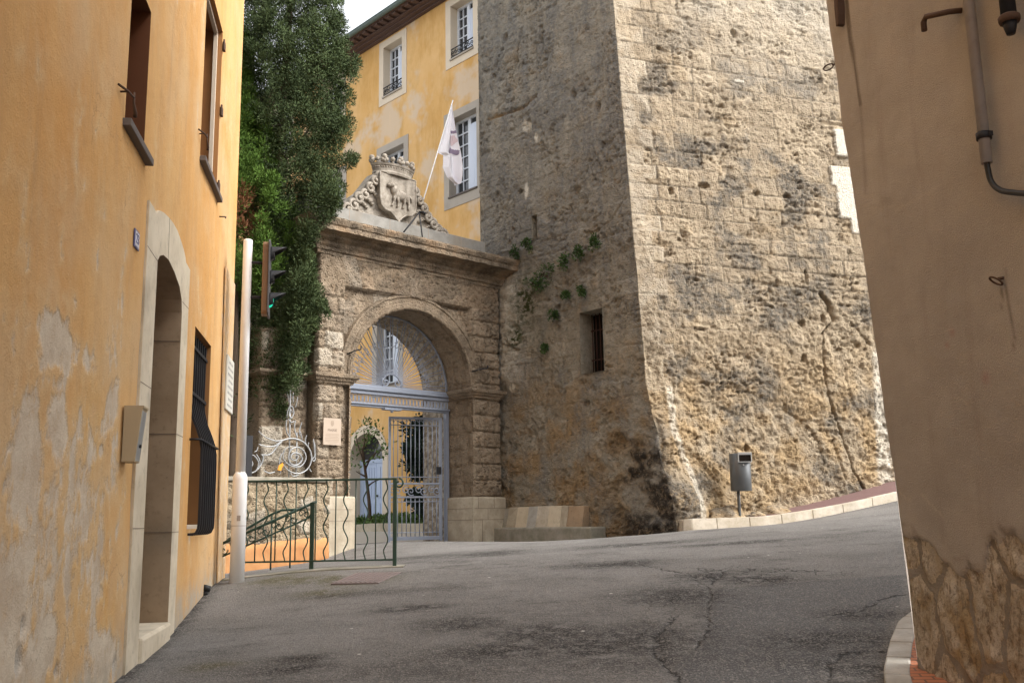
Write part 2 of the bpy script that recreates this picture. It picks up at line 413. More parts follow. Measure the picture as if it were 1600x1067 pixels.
M['orange_tag'] = plain('orange_tag', (.75, .30, .03), .6, .3)
M['cable'] = plain('black_cable', (.014, .014, .014), .5, .4)
M['dark_void'] = plain('dark_interior', (.016, .013, .011), .95, .05)
M['lens_off'] = plain('signal_lens', (.03, .03, .03), .2, .6)
b = NB('signal_green', .3, .5); b.col((.0, .30, .20)); b.b.inputs['Emission Color'].default_value = (.0, .75, .45, 1); b.b.inputs['Emission Strength'].default_value = .35; M['lens_green'] = b.m
M['drain_iron'] = plain('drain_iron', (.19, .15, .14), .7, .4, var=.2, scale=50)

def leaf_mat(name, dark, light, tip, hue=.25):
    b = NB(name, .75, .12)
    r = b.attr('rnd')
    c = b.mix(r, dark, light)
    c = b.mix(b.math('MULTIPLY', b.attr('young'), .8), c, tip)
    c = b.mix(b.attr('dead'), c, (.17, .075, .035))
    b.col(c)
    b.b.inputs['Transmission Weight'].default_value = 0
    b.b.inputs['Subsurface Weight'].default_value = 0
    return b.m
M['cypress'] = leaf_mat('cypress_foliage', (.026, .040, .019), (.080, .112, .045), (.16, .195, .075))
M['thuja'] = leaf_mat('thuja_foliage', (.038, .078, .014), (.092, .165, .028), (.17, .24, .05))
M['broadleaf'] = leaf_mat('broadleaf', (.055, .10, .03), (.12, .19, .06), (.2, .27, .1))
M['magnolia'] = leaf_mat('dark_shrub', (.012, .022, .018), (.03, .048, .036), (.06, .085, .05))
M['wallplant'] = leaf_mat('wall_plant', (.03, .055, .02), (.07, .12, .04), (.1, .16, .05))

# ------------------------------------------------------------------ object helpers
class MB:
    """collects geometry in world coordinates, then links it as ONE mesh object"""
    def __init__(s): s.v = []; s.f = []; s.sm = []; s.at = {}
    def add(s, v, f, smooth=False):
        o = len(s.v); s.v.extend([tuple(map(float, p)) for p in v])
        s.f.extend([tuple(i + o for i in q) for q in f]); s.sm.extend([smooth] * len(f)); return s
    def box(s, c, half, ax=None):
        ax = ax if ax is not None else np.eye(3)
        c = np.array(c, float); V = []
        for sx in (-1, 1):
            for sy in (-1, 1):
                for sz in (-1, 1): V.append(c + ax[0] * sx * half[0] + ax[1] * sy * half[1] + ax[2] * sz * half[2])
        return s.add(V, [(0, 1, 3, 2), (4, 6, 7, 5), (0, 4, 5, 1), (2, 3, 7, 6), (0, 2, 6, 4), (1, 5, 7, 3)])
    def fbox(s, F, u0, u1, d0, d1, z0, z1):
        return s.box(F.w((u0 + u1) / 2, (d0 + d1) / 2, (z0 + z1) / 2), (abs(u1 - u0) / 2, abs(d1 - d0) / 2, abs(z1 - z0) / 2), np.array([F.g, F.n, UP]))
    def tube(s, pts, r, n=8, cap=True, closed=False):
        P = [np.array(p, float) for p in pts]; m = len(P)
        rs = r if hasattr(r, '__len__') else [r] * m
        ref = np.array([.13, .31, .94]); V = []
        for i, p in enumerate(P):
            t = (P[(i + 1) % m] - P[i - 1]) if closed else (P[min(i + 1, m - 1)] - P[max(i - 1, 0)])
            t = t / (np.linalg.norm(t) + 1e-12)
            if i == 0:
                a = ref - t * (ref @ t)
                if np.linalg.norm(a) < .1: a = np.array([1, 0, 0]) - t * t[0]
            else: a = a - t * (a @ t)
            a = a / (np.linalg.norm(a) + 1e-12); bb = np.cross(t, a)
            for k in range(n):
                q = 2 * math.pi * (k + .5) / n; V.append(p + rs[i] * (math.cos(q) * a + math.sin(q) * bb))
        Fc = []
        for i in range(m if closed else m - 1):
            j = (i + 1) % m
            for k in range(n): Fc.append((i * n + k, i * n + (k + 1) % n, j * n + (k + 1) % n, j * n + k))
        s.add(V, Fc, n > 5)
        if cap and not closed:
            o = len(s.v) - len(V)
            s.f.append(tuple(o + k for k in range(n))[::-1]); s.f.append(tuple(o + (m - 1) * n + k for k in range(n))); s.sm += [False, False]
        return s
    def lathe(s, c, prof, n=20, ax=(1, 1)):
        V = []; Fc = []
        for r, z in prof:
            for k in range(n):
                q = 2 * math.pi * k / n; V.append((c[0] + r * ax[0] * math.cos(q), c[1] + r * ax[1] * math.sin(q), c[2] + z))
        for i in range(len(prof) - 1):
            for k in range(n): Fc.append((i * n + k, i * n + (k + 1) % n, (i + 1) * n + (k + 1) % n, (i + 1) * n + k))
        Fc.append(tuple(range(n))[::-1]); Fc.append(tuple((len(prof) - 1) * n + k for k in range(n)))
        return s.add(V, Fc, True)
    def prism(s, F, poly, d0, d1):
        """polygon (u,z) extruded from d0 to d1"""
        n = len(poly)
        V = [F.w(u, d0, z) for u, z in poly] + [F.w(u, d1, z) for u, z in poly]
        tri = tessellate_polygon([[Vector((u, z, 0)) for u, z in poly]])
        Fc = [tuple(t) for t in tri] + [tuple(i + n for i in t)[::-1] for t in tri]
        Fc += [(i, (i + 1) % n, (i + 1) % n + n, i + n) for i in range(n)]
        return s.add(V, Fc)
    def ball(s, c, r, n=8, sc=(1, 1, 1)):
        V = [(c[0], c[1], c[2] - r * sc[2])]; Fc = []
        m = max(4, n // 2 + 1)
        for i in range(1, m):
            a = -math.pi / 2 + math.pi * i / m
            for k in range(n):
                q = 2 * math.pi * k / n; V.append((c[0] + r * sc[0] * math.cos(a) * math.cos(q), c[1] + r * sc[1] * math.cos(a) * math.sin(q), c[2] + r * sc[2] * math.sin(a)))
        V.append((c[0], c[1], c[2] + r * sc[2]))
        for k in range(n): Fc.append((0, 1 + (k + 1) % n, 1 + k)); Fc.append((len(V) - 1, 1 + (m - 2) * n + k, 1 + (m - 2) * n + (k + 1) % n))
        for i in range(m - 2):
            for k in range(n): Fc.append((1 + i * n + k, 1 + i * n + (k + 1) % n, 1 + (i + 1) * n + (k + 1) % n, 1 + (i + 1) * n + k))
        return s.add(V, Fc, True)
    def build(s, name, mat, parent=None, bevel=0.0, fix=True, loc=None):
        me = bpy.data.meshes.new(name)
        base = np.array(parent_world(parent)) if parent else (np.array(loc) if loc is not None else np.zeros(3))
        V = np.array(s.v, float) - base
        me.from_pydata(V.tolist(), [], s.f)
        me.polygons.foreach_set('use_smooth', s.sm)
        if fix:
            bm = bmesh.new(); bm.from_mesh(me); bmesh.ops.recalc_face_normals(bm, faces=bm.faces); bm.to_mesh(me); bm.free()
        me.update()
        for k, a in s.at.items():
            at = me.attributes.new(k, 'FLOAT', 'POINT'); at.data.foreach_set('value', np.asarray(a, np.float32))
        me.materials.append(M[mat])
        o = bpy.data.objects.new(name, me); C.objects.link(o)
        if parent: o.parent = parent
        elif loc is not None: o.location = loc
        if bevel:
            bv = o.modifiers.new('bevel', 'BEVEL'); bv.width = bevel; bv.segments = 2; bv.limit_method = 'ANGLE'
        return o
def parent_world(o):
    p = Vector(o.location)
    while o.parent: o = o.parent; p = p + o.location
    return p
def tag(o, label=None, cat=None, group=None, kind=None):
    for k, v in (('label', label), ('category', cat), ('group', group), ('kind', kind)):
        if v: o[k] = v
    return o
def thing(name, loc, label, cat, group=None):
    o = bpy.data.objects.new(name, None); C.objects.link(o); o.location = [float(x) for x in loc]; o.empty_display_size = .2
    return tag(o, label, cat, group)
def copy_tree(o, delta=(0, 0, 0), rot=0.0, scale=1.0, parent=None):
    c = o.copy(); C.objects.link(c)
    if parent: c.parent = parent
    else:
        c.location = Vector(o.location) + Vector(delta); c.rotation_euler.z = o.rotation_euler.z + rot; c.scale = [scale] * 3
    for ch in list(o.children): copy_tree(ch, parent=c)
    return c
def text(name, body, F, u, d, z, size, mat, parent, align='CENTER'):
    cu = bpy.data.curves.new(name, 'FONT'); cu.body = body; cu.size = size; cu.align_x = align; cu.align_y = 'CENTER'; cu.extrude = .0015
    t_ = bpy.data.objects.new(name, cu); C.objects.link(t_)
    bpy.context.view_layer.update()
    me = bpy.data.meshes.new_from_object(t_.evaluated_get(bpy.context.evaluated_depsgraph_get()))
    bpy.data.objects.remove(t_); me.name = name; me.materials.clear(); me.materials.append(M[mat])
    o = bpy.data.objects.new(name, me); C.objects.link(o)
    p = F.w(u, d, z) - np.array(parent_world(parent))
    m = Matrix((F.right, UP, F.n)).transposed().to_4x4(); m.translation = Vector(p)
    o.parent = parent; o.matrix_local = m
    return o
def wall(mb, F, outer, holes, d=0.0, depth=None):
    """flat wall with openings (polygons in u,z); reveals run back to depth[i]"""
    polys = [outer] + holes
    flat = [p for q in polys for p in q]
    tri = tessellate_polygon([[Vector((u, z, 0)) for u, z in q] for q in polys])
    mb.add([F.w(u, d, z) for u, z in flat], [tuple(t) for t in tri])
    for i, h in enumerate(holes):
        if depth and depth[i]:
            n = len(h)
            mb.add([F.w(u, d, z) for u, z in h] + [F.w(u, d - depth[i], z) for u, z in h], [(k, (k + 1) % n, (k + 1) % n + n, k + n) for k in range(n)])
    return mb
def rect(u0, u1, z0, z1): return [(u0, z0), (u1, z0), (u1, z1), (u0, z1)]
def arch(u0, u1, z0, zs, rise=None, n=18):
    c = (u0 + u1) / 2; r = (u1 - u0) / 2; rise = r if rise is None else rise
    return [(u0, z0), (u1, z0)] + [(c + r * math.cos(math.pi * k / n), zs + rise * math.sin(math.pi * k / n)) for k in range(n + 1)]
def lines(us, edges, tol):
    us = [u for u in us if all(abs(u - e) > tol for e in edges)] + list(edges)
    return np.array(sorted(us))
def gridfaces(nu, nz, keep=None):
    i, j = np.meshgrid(np.arange(nu - 1), np.arange(nz - 1), indexing='ij')
    a = i * nz + j
    f = np.stack([a, a + nz, a + nz + 1, a + 1], -1)
    return f[keep] if keep is not None else f.reshape(-1, 4)
def grid_object(name, P, faces, mat, parent=None, attrs={}, loc=None, kind=None, smooth=True):
    base = np.array(parent_world(parent)) if parent else (np.array(loc) if loc is not None else np.zeros(3))
    P = P.reshape(-1, 3) - base
    used = np.unique(faces); rm = np.full(len(P), -1); rm[used] = np.arange(len(used))
    f = rm[faces]; P = P[used]
    me = bpy.data.meshes.new(name)
    me.vertices.add(len(P)); me.vertices.foreach_set('co', P.astype(np.float32).ravel())
    nf, k = f.shape
    me.loops.add(nf * k); me.loops.foreach_set('vertex_index', f.ravel().astype(np.int32))
    me.polygons.add(nf); me.polygons.foreach_set('loop_start', (np.arange(nf) * k).astype(np.int32)); me.polygons.foreach_set('loop_total', np.full(nf, k, np.int32))
    me.polygons.foreach_set('use_smooth', np.full(nf, smooth))
    me.update(calc_edges=True)
    for kk, a in attrs.items():
        at = me.attributes.new(kk, 'FLOAT', 'POINT'); at.data.foreach_set('value', np.asarray(a, np.float32).ravel()[used])
    me.materials.append(M[mat])
    o = bpy.data.objects.new(name, me); C.objects.link(o)
    if parent: o.parent = parent
    elif loc is not None: o.location = loc
    if kind: o['kind'] = kind
    return o
def leaves(name, pos, direc, length, width, mat, parent, attrs, fold=.0):
    """many small leaf quads: pos (N,3), direction (N,3)"""
    N = len(pos)
    d = direc / (np.linalg.norm(direc, axis=1)[:, None] + 1e-9)
    r = RNG.normal(size=(N, 3)); s = np.cross(d, r); s /= np.linalg.norm(s, axis=1)[:, None] + 1e-9
    L = (np.asarray(length) * np.ones(N))[:, None]; W = (np.asarray(width) * np.ones(N))[:, None]
    P = np.stack([pos, pos + d * L * .5 + s * W, pos + d * L, pos + d * L * .5 - s * W], 1)
    A = {k: np.repeat(v, 4) for k, v in attrs.items()}
    return grid_object(name, P, np.arange(N * 4).reshape(N, 4), mat, parent, A, smooth=False)

# ------------------------------------------------------------------ ground
gp = [(-2.705, 6.95, -1.0), (-3.0, 8.7, -.925), (-3.19, 9.8, -.82), (-3.55, 11.92, -.655), (-1.44, 11.8, -.533), (-2.4, 11.8, -.56),
      (-3.2, 11.4, -.652)]
gp += [tuple(GT.w(-1.96, .1, -.72)), tuple(GT.w(-.5, .1, -.575)), tuple(GT.w(.08, 0, -.435)), tuple(GT.w(2.63, -.5, -.412)), tuple(GT.w(3.77, 0, -.45))]
gp += [tuple(TL.w(-2.65, .35, -.385)), tuple(CC + np.array([.35, -.45, -.285])), tuple(TR.w(.187, .8, -.249)), tuple(TR.w(2.28, .8, -.13)), tuple(TR.w(4.31, .8, .173)), tuple(TR.w(6.5, .8, .56))]
gp += [tuple(atz(1378, 1067, -.95)), tuple(aty(1420, 955, 7.6)), (0, 0, -1.62), (-2.2, 3.5, -1.3), (2.9, 2.5, -1.25), (-1.0, 22.0, -.38), (-3.5, 24.5, -.33), (6.0, 12.0, -.15), (9.0, 14.5, .35)]
gp = np.array(gp)
def _k(r): return np.where(r > 1e-9, r * r * np.log(r + 1e-12), 0)
_n = len(gp)
_A = np.zeros((_n + 3, _n + 3)); _r = np.hypot(gp[:, None, 0] - gp[None, :, 0], gp[:, None, 1] - gp[None, :, 1])
_A[:_n, :_n] = _k(_r) + np.eye(_n) * .02; _A[:_n, _n] = 1; _A[:_n, _n + 1:] = gp[:, :2]; _A[_n, :_n] = 1; _A[_n + 1:, :_n] = gp[:, :2].T
_w = np.linalg.solve(_A, np.concatenate([gp[:, 2], [0, 0, 0]]))
def ground(x, y):
    x = np.clip(np.asarray(x, float), -6, 9.5); y = np.clip(np.asarray(y, float), -1, 26)
    r = np.hypot(x[..., None] - gp[:, 0], y[..., None] - gp[:, 1])
    return _k(r) @ _w[:_n] + _w[_n] + _w[_n + 1] * x + _w[_n + 2] * y
def onground(px, py):
    """pixel to road surface"""
    d = ray(px, py); t = 3.0
    for _ in range(60):
        p = d * t; g = float(ground(p[0], p[1])); t = max(1.5, t + (p[2] - g) * 4.0 if d[2] < 0 else t)
    return d * t
xs = np.concatenate([np.linspace(-400, -30, 6), np.linspace(-25, -5, 12), np.arange(-4.5, 6.5, .045), np.linspace(6.6, 14, 30), np.linspace(16, 30, 6), np.linspace(40, 400, 6)])
ys = np.concatenate([np.linspace(-400, -30, 5), np.linspace(-25, 1.5, 16), np.arange(1.8, 13.0, .045), np.arange(13.05, 20.5, .09), np.linspace(20.8, 40, 25), np.linspace(50, 600, 8)])
X, Y = np.meshgrid(xs, ys, indexing='ij')
Z = ground(X, Y) + .006 * fbm(np.stack([X.ravel() * 1.3, Y.ravel() * 1.3, 0 * X.ravel()], 1), 3).reshape(X.shape)
GA = {}
def gl(pts): return [tuple(onground(x, y)[:2]) for x, y in pts]
z1 = lambda pts: [(900 + a * 530 / 1600, 850 + b_ * 530 / 1600) for a, b_ in pts]
z2 = lambda pts: [(400 + a * 530 / 1600, 850 + b_ * 530 / 1600) for a, b_ in pts]
CR = [z1([(320, 98), (440, 125), (545, 140), (570, 165), (630, 195), (660, 160), (720, 118)]),
      z1([(630, 195), (640, 255), (622, 300), (632, 355), (615, 420), (570, 485)]),
      z1([(470, 345), (430, 380), (375, 435), (385, 480), (370, 530), (440, 575), (500, 660)]),
      z1([(1225, 330), (1330, 315), (1400, 285), (1430, 262), (1560, 232)]),
      z1([(1190, 640), (1200, 560), (1265, 515), (1330, 512), (1455, 505)])]
for k, pts in enumerate(CR):
    g_ = gl(pts); d_, s_ = polydist(X, Y, g_)
    e0, e1 = np.array(g_[0]), np.array(g_[-1])
    GA['crack%d' % k] = np.where(d_ < .4, d_ * s_, 1.0)
patch = gl(z1([(630, 215), (640, 260), (625, 340), (570, 490), (440, 570), (520, 700), (1150, 700), (1200, 560), (1440, 500), (1560, 240), (1560, 140), (900, 185)]))
pd, _s = polydist(X, Y, patch + [patch[0]])
GA['patch'] = np.where(inpoly(X, Y, patch), sst(0, .05, pd), 0)
def blob(px, py, r0, r1=None):
    c = onground(px, py); return np.exp(-(((X - c[0]) / r0) ** 2 + ((Y - c[1]) / (r1 or r0)) ** 2))
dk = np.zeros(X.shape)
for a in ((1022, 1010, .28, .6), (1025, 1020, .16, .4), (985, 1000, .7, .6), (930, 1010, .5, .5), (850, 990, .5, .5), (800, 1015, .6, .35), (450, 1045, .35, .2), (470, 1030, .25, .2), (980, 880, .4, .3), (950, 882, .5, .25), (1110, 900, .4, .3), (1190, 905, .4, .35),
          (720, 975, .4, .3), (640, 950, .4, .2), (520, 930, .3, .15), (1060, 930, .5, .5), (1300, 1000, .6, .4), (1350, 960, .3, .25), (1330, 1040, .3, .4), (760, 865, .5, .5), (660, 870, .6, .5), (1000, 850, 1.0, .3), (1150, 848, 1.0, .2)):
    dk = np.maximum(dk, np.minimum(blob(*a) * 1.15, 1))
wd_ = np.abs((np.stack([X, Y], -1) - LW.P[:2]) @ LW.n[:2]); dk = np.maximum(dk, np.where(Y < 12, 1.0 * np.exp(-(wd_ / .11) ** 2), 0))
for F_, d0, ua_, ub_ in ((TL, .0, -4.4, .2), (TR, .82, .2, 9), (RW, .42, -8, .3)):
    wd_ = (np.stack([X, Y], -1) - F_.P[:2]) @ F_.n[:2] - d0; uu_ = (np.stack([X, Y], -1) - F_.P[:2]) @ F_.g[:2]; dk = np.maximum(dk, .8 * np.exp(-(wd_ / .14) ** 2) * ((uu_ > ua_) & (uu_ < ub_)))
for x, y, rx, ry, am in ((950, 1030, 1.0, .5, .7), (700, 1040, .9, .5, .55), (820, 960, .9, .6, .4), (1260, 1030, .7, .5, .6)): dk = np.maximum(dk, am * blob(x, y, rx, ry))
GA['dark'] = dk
GA['moss'] = np.clip(sum(blob(*a) for a in ((430, 905, .35, .3), (500, 905, .5, .3), (560, 905, .4, .35), (510, 925, .3, .25), (330, 1040, .2, .15), (480, 890, .5, .3))), 0, 1)
GA['web'] = np.clip(sum(blob(*a) for a in ((1105, 895, .55, .5), (1075, 935, .45, .5), (1180, 900, .5, .4), (1050, 980, .35, .4), (960, 880, .6, .3), (1260, 895, .5, .25))), 0, 1)
Zc = np.zeros(X.shape)
for k in range(5): Zc = np.maximum(Zc, sst(.05, 0, np.abs(GA['crack%d' % k])) * .012)
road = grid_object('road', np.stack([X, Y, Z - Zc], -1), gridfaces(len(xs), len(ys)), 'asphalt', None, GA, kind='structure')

# paved court behind the gate, a sheet just above the ground
us = np.linspace(-14, 16, 60); ds = np.linspace(-26, -1.55, 50)
U, D_ = np.meshgrid(us, ds, indexing='ij'); P = GT.wa(U, D_, 0)
P[..., 2] = ground(P[..., 0], P[..., 1]) + .012
grid_object('court_paving', P, gridfaces(60, 50), 'court_paving', kind='structure')

def strip(name, path, w0, w1, ztop, mat, depth=.3, seg=None, label=None, inner_drop=0):
    """band along a plan polyline between offsets w0 and w1 (to the left of travel)"""
    p = np.array(path); t = np.gradient(p, axis=0); t /= np.linalg.norm(t, axis=1)[:, None]
    nrm = np.stack([-t[:, 1], t[:, 0]], 1); mb = MB(); n = len(p)
    a = p + nrm * w0; c = p + nrm * w1
    V = []
    for i in range(n):
        za = float(ztop(*p[i]))
        V += [(*a[i], za - depth), (*(a[i] + nrm[i] * .012 * np.sign(w1 - w0)), za), (*c[i], za), (*c[i], za - depth)]
        V[-3] = (V[-3][0], V[-3][1], za)
    Fc = []
    for i in range(n - 1):
        for k in range(3): Fc.append((i * 4 + k, i * 4 + k + 1, i * 4 + 4 + k + 1, i * 4 + 4 + k))
    Fc += [(0, 1, 2, 3), tuple((n - 1) * 4 + k for k in (3, 2, 1, 0))]
    return mb.add(V, Fc)
def resample(path, step):
    p = np.array(path, float); L = np.concatenate([[0], np.cumsum(np.linalg.norm(np.diff(p, axis=0), axis=1))])
    s = np.arange(0, L[-1], step); return np.stack([np.interp(s, L, p[:, k]) for k in range(p.shape[1])], 1)

# kerb and red pavement at the foot of the tower
kp = [TR.w(u, d, 0)[:2] for u, d in ((.30, .22), (.17, .40), (.15, .58), (.20, .72), (.34, .79), (.55, .80), (1.2, .80), (2.28, .80), (3.3, .8), (4.31, .8), (6.5, .8), (9, .8), (12, .8))]
kpr = resample(kp, .03)
mbk = MB()
i0 = 0; L_ = 0; n_ = len(kpr)
kz = lambda x, y: ground(x, y) + .15 + .08 * np.exp(-((x - kpr[0][0]) ** 2 + (y - kpr[0][1]) ** 2) / .8)
cuts = [0] + list(range(18, n_ - 10, 21)) + [n_ - 1]
for a, c in zip(cuts[:-1], cuts[1:]):
    q = kpr[a:c + 1].copy()
    j = random.uniform(-.006, .006)
    q[0] += (q[1] - q[0]) * .22; q[-1] += (q[-2] - q[-1]) * .22
    m_ = strip('kerb', q, 0, .17, lambda x, y: kz(x, y) + j, 'kerb_stone')
    mbk.add(m_.v, m_.f)
tag(mbk.build('kerb', 'kerb_stone', bevel=.022), kind='structure')
us = np.linspace(.12, 12, 90); ds = np.linspace(-.6, .64, 8)
U, D_ = np.meshgrid(us, ds, indexing='ij'); P = TR.wa(U, D_, 0)
P[..., 2] = ground(*[TR.wa(U, .8 + 0 * U, 0)[..., k] for k in (0, 1)]) + .138 + (.65 - D_) * np.clip((U - 1.0) * .062, .02, .27)
grid_object('pavement', P, gridfaces(90, 8), 'red_asphalt', kind='structure')

# kerb round the foot of the right house
kc = [(2.35, -3.0), (2.25, 0.0), (2.10, 3.0), tuple(atz(1378, 1067, -.95)[:2]), tuple(onground(1388, 1020)[:2]), tuple(onground(1402, 985)[:2]), tuple(aty(1424, 952, 7.3)[:2]), (3.05, 7.75), (3.7, 8.1), (5, 8.5), (9, 9.6)]
kc = [(.7, -3.0), (.95, .5), (1.22, 2.6), (1.62, 4.4)] + kc[3:]
kcr = resample(kc, .05)
for _ in range(6): kcr[1:-1] = (kcr[:-2] + kcr[1:-1] * 2 + kcr[2:]) / 4
mbk = MB(); cuts = list(range(0, len(kcr) - 3, 8)) + [len(kcr) - 1]
for a, c in zip(cuts[:-1], cuts[1:]):
    q = kcr[a:c + 1].copy(); q[0] += (q[1] - q[0]) * .1; q[-1] += (q[-2] - q[-1]) * .1
    m_ = strip('kerb', q, 0, -.15, lambda x, y: ground(x, y) + .075, 'kerb_grey'); mbk.add(m_.v, m_.f)
tag(mbk.build('kerb', 'kerb_grey', bevel=.01), kind='structure')
m_ = strip('pavement', kcr, -.13, -2.4, lambda x, y: ground(x, y) + .067, 'terracotta')
tag(m_.build('pavement', 'terracotta'), kind='structure')
#@@PART2
# ------------------------------------------------------------------ more shape helpers
class Side:
    """same wall, but polygons are given as (d,z) and extruded along u"""
    def __init__(s, F): s.F = F
    def w(s, a, b, z): return s.F.w(b, a, z)
def sweep(mb, F, plan, prof, step=.12, amp=.0):
    pts = [np.array(p, float) for p in plan]; n = len(pts); offs = []
    for i in range(n):
        ns = []
        for a, c in ((i - 1, i), (i, i + 1)):
            if 0 <= a and c < n:
                t = pts[c] - pts[a]; t = t / np.linalg.norm(t); ns.append(np.array([-t[1], t[0]]))
        if len(ns) == 1: offs.append(ns[0])
        else:
            m = ns[0] + ns[1]; offs.append(m / (1 + ns[0] @ ns[1]))
    PP, OO = [], []
    for i in range(n - 1):
        k = max(1, int(np.linalg.norm(pts[i + 1] - pts[i]) / step))
        for j in range(k): PP.append(pts[i] + (pts[i + 1] - pts[i]) * j / k); OO.append(offs[i] + (offs[i + 1] - offs[i]) * j / k)
    PP.append(pts[-1]); OO.append(offs[-1])
    m = len(prof); V = []
    for p, o in zip(PP, OO):
        for off, z in prof: V.append(F.w(p[0] + o[0] * off, p[1] + o[1] * off, z))
    V = np.array(V)
    if amp: V = V + (fbm(V * 5.0, 4)[:, None] * amp) * (F.n + UP * .5)
    Fc = [(i * m + k, i * m + k + 1, (i + 1) * m + k + 1, (i + 1) * m + k) for i in range(len(PP) - 1) for k in range(m - 1)]
    Fc += [tuple(range(m)), tuple((len(PP) - 1) * m + k for k in range(m))[::-1]]
    return mb.add(V, Fc)
def eball(mb, F, u, d, z, ru, rd, rz, n=10):
    m = n // 2 + 1; V = []; Fc = []
    for i in range(m + 1):
        a = -math.pi / 2 + math.pi * i / m
        for k in range(n):
            q = 2 * math.pi * k / n
            V.append(F.w(u + ru * math.cos(a) * math.cos(q), d + rd * math.cos(a) * math.sin(q), z + rz * math.sin(a)))
    for i in range(m):
        for k in range(n): Fc.append((i * n + k, i * n + (k + 1) % n, (i + 1) * n + (k + 1) % n, (i + 1) * n + k))
    return mb.add(V, Fc, True)
def smooth(pts, n=8):
    p = np.array(pts); out = []
    for i in range(len(p) - 1):
        p0, p1, p2, p3_ = p[max(i - 1, 0)], p[i], p[i + 1], p[min(i + 2, len(p) - 1)]
        for k in range(n):
            t = k / n; out.append(.5 * ((2 * p1) + (p2 - p0) * t + (2 * p0 - 5 * p1 + 4 * p2 - p3_) * t * t + (3 * p1 - p0 - 3 * p2 + p3_) * t ** 3))
    out.append(p[-1]); return out
def spiral(c, r0, r1, a0, a1, n=28):
    return [(c[0] + (r0 + (r1 - r0) * k / n) * math.cos(a0 + (a1 - a0) * k / n), c[1] + (r0 + (r1 - r0) * k / n) * math.sin(a0 + (a1 - a0) * k / n)) for k in range(n + 1)]

# ------------------------------------------------------------------ left ochre house
END = 5.32
house = thing('ochre_house', LW.w(2.5, 0, -1.0), 'ochre plastered house with flaking paint and a white stone arched doorway', 'house')
door_hole = [(.33, -.82), (1.50, -.82), (1.50, 1.86), (1.46, 1.97), (1.32, 2.06), (1.05, 2.12), (.78, 2.15), (.55, 2.13), (.40, 2.08), (.33, 2.02)]
h_win1 = rect(-.90, -.29, 2.64, 3.77); h_win2 = rect(2.20, 3.42, 3.62, 5.58); h_gr = rect(2.36, 3.48, -.04, 1.91)
ul = lines(np.concatenate([np.linspace(-12, -3.2, 8), np.arange(-3.1, END, .026)]), [-.90, -.29, .1, 1.7, 2.20, 3.42, 2.36, 3.48, END], .012)
zl_ = lines(np.concatenate([np.linspace(-3.2, -1.6, 4), np.arange(-1.55, 6.2, .026), np.linspace(6.3, 10.5, 12)]), [2.64, 3.77, 3.62, 5.58, -.04, 1.91, 2.3], .012)
U, Zg = np.meshgrid(ul, zl_, indexing='ij'); shp_ = U.shape
p3 = np.stack([U.ravel(), Zg.ravel(), 0 * U.ravel()], 1)
n1 = fbm(p3 * .8, 3).reshape(shp_); n2 = fbm(p3 * 3.5, 5, .6).reshape(shp_); n3 = fbm(p3 * 12, 4, .6).reshape(shp_)
nv = fbm(p3 * [2.2, .7, 1] + 4, 5, .6).reshape(shp_)
pk = np.full(shp_, -.55)
for x, y, rx, ry, am in ((45, 720, 26, 150, 1.0), (92, 660, 24, 110, .75), (105, 545, 60, 55, .75), (70, 1010, 34, 70, 1.05), (168, 1030, 18, 60, 1.0), (30, 900, 20, 60, .5), (178, 720, 10, 160, .7), (148, 890, 6, 22, .9), (160, 705, 6, 18, .8), (60, 560, 30, 70, .5), (15, 640, 12, 120, .5), (110, 920, 8, 30, .6), (20, 480, 60, 60, .35), (115, 470, 30, 50, .35), (10, 1000, 10, 50, .4)):
    c = LW.px(x, y); e = LW.px(x + rx, y); f_ = LW.px(x, y - ry)
    pk = np.maximum(pk, -.55 + am * np.exp(-(((U - c[0]) / (abs(e[0] - c[0]) + 1e-3)) ** 2 + ((Zg - c[1]) / (abs(f_[1] - c[1]) + 1e-3)) ** 2)))
pkn = np.maximum(pk, -.40 + .46 * sst(2.1, -.6, Zg) * sst(.1, -.8, U)) + .42 * nv + .26 * n2 + .10 * n3 + .06
peel_ = sst(-.08, .08, pkn)
halo = sst(-.30, -.02, pkn)
orp = np.zeros(shp_)
for x, y, rx, ry in ((140, 700, 22, 110), (125, 850, 26, 110), (160, 960, 16, 60), (60, 900, 30, 50), (110, 960, 20, 40)):
    c = LW.px(x, y); e = LW.px(x + rx, y); f_ = LW.px(x, y - ry)
    orp = np.maximum(orp, np.exp(-(((U - c[0]) / (abs(e[0] - c[0]) + 1e-3)) ** 2 + ((Zg - c[1]) / (abs(f_[1] - c[1]) + 1e-3)) ** 2)) * sst(-.5, .1, n2))
chip = np.zeros(shp_)
for x, y, r in ((38, 978, .035), (30, 1035, .05), (62, 820, .012), (180, 1045, .06), (90, 1050, .03), (12, 760, .02)):
    c = LW.px(x, y); chip = np.maximum(chip, sst(1.1, .8, np.hypot(U - c[0], (Zg - c[1]) * .7) / r + .3 * n3))
Dw = .012 * n1 + .004 * n2 - .0035 * peel_ - .02 * chip - .004
base_ = ground(LW.wa(U, 0, 0)[..., 0], LW.wa(U, 0, 0)[..., 1])
splash = sst(.42, .02, Zg - base_ + .16 * n2)
cA = ul[:-1] * .5 + ul[1:] * .5; cZ_ = zl_[:-1] * .5 + zl_[1:] * .5; CA, CZ = np.meshgrid(cA, cZ_, indexing='ij')
hl = np.zeros(CA.shape, bool)
for q in ((-.90, -.29, 2.64, 3.77), (.1, 1.7, -9, 2.3), (2.20, 3.42, 3.62, 5.58), (2.36, 3.48, -.04, 1.91)): hl |= (CA > q[0]) & (CA < q[1]) & (CZ > q[2]) & (CZ < q[3])
edge_ = np.zeros(shp_, bool)
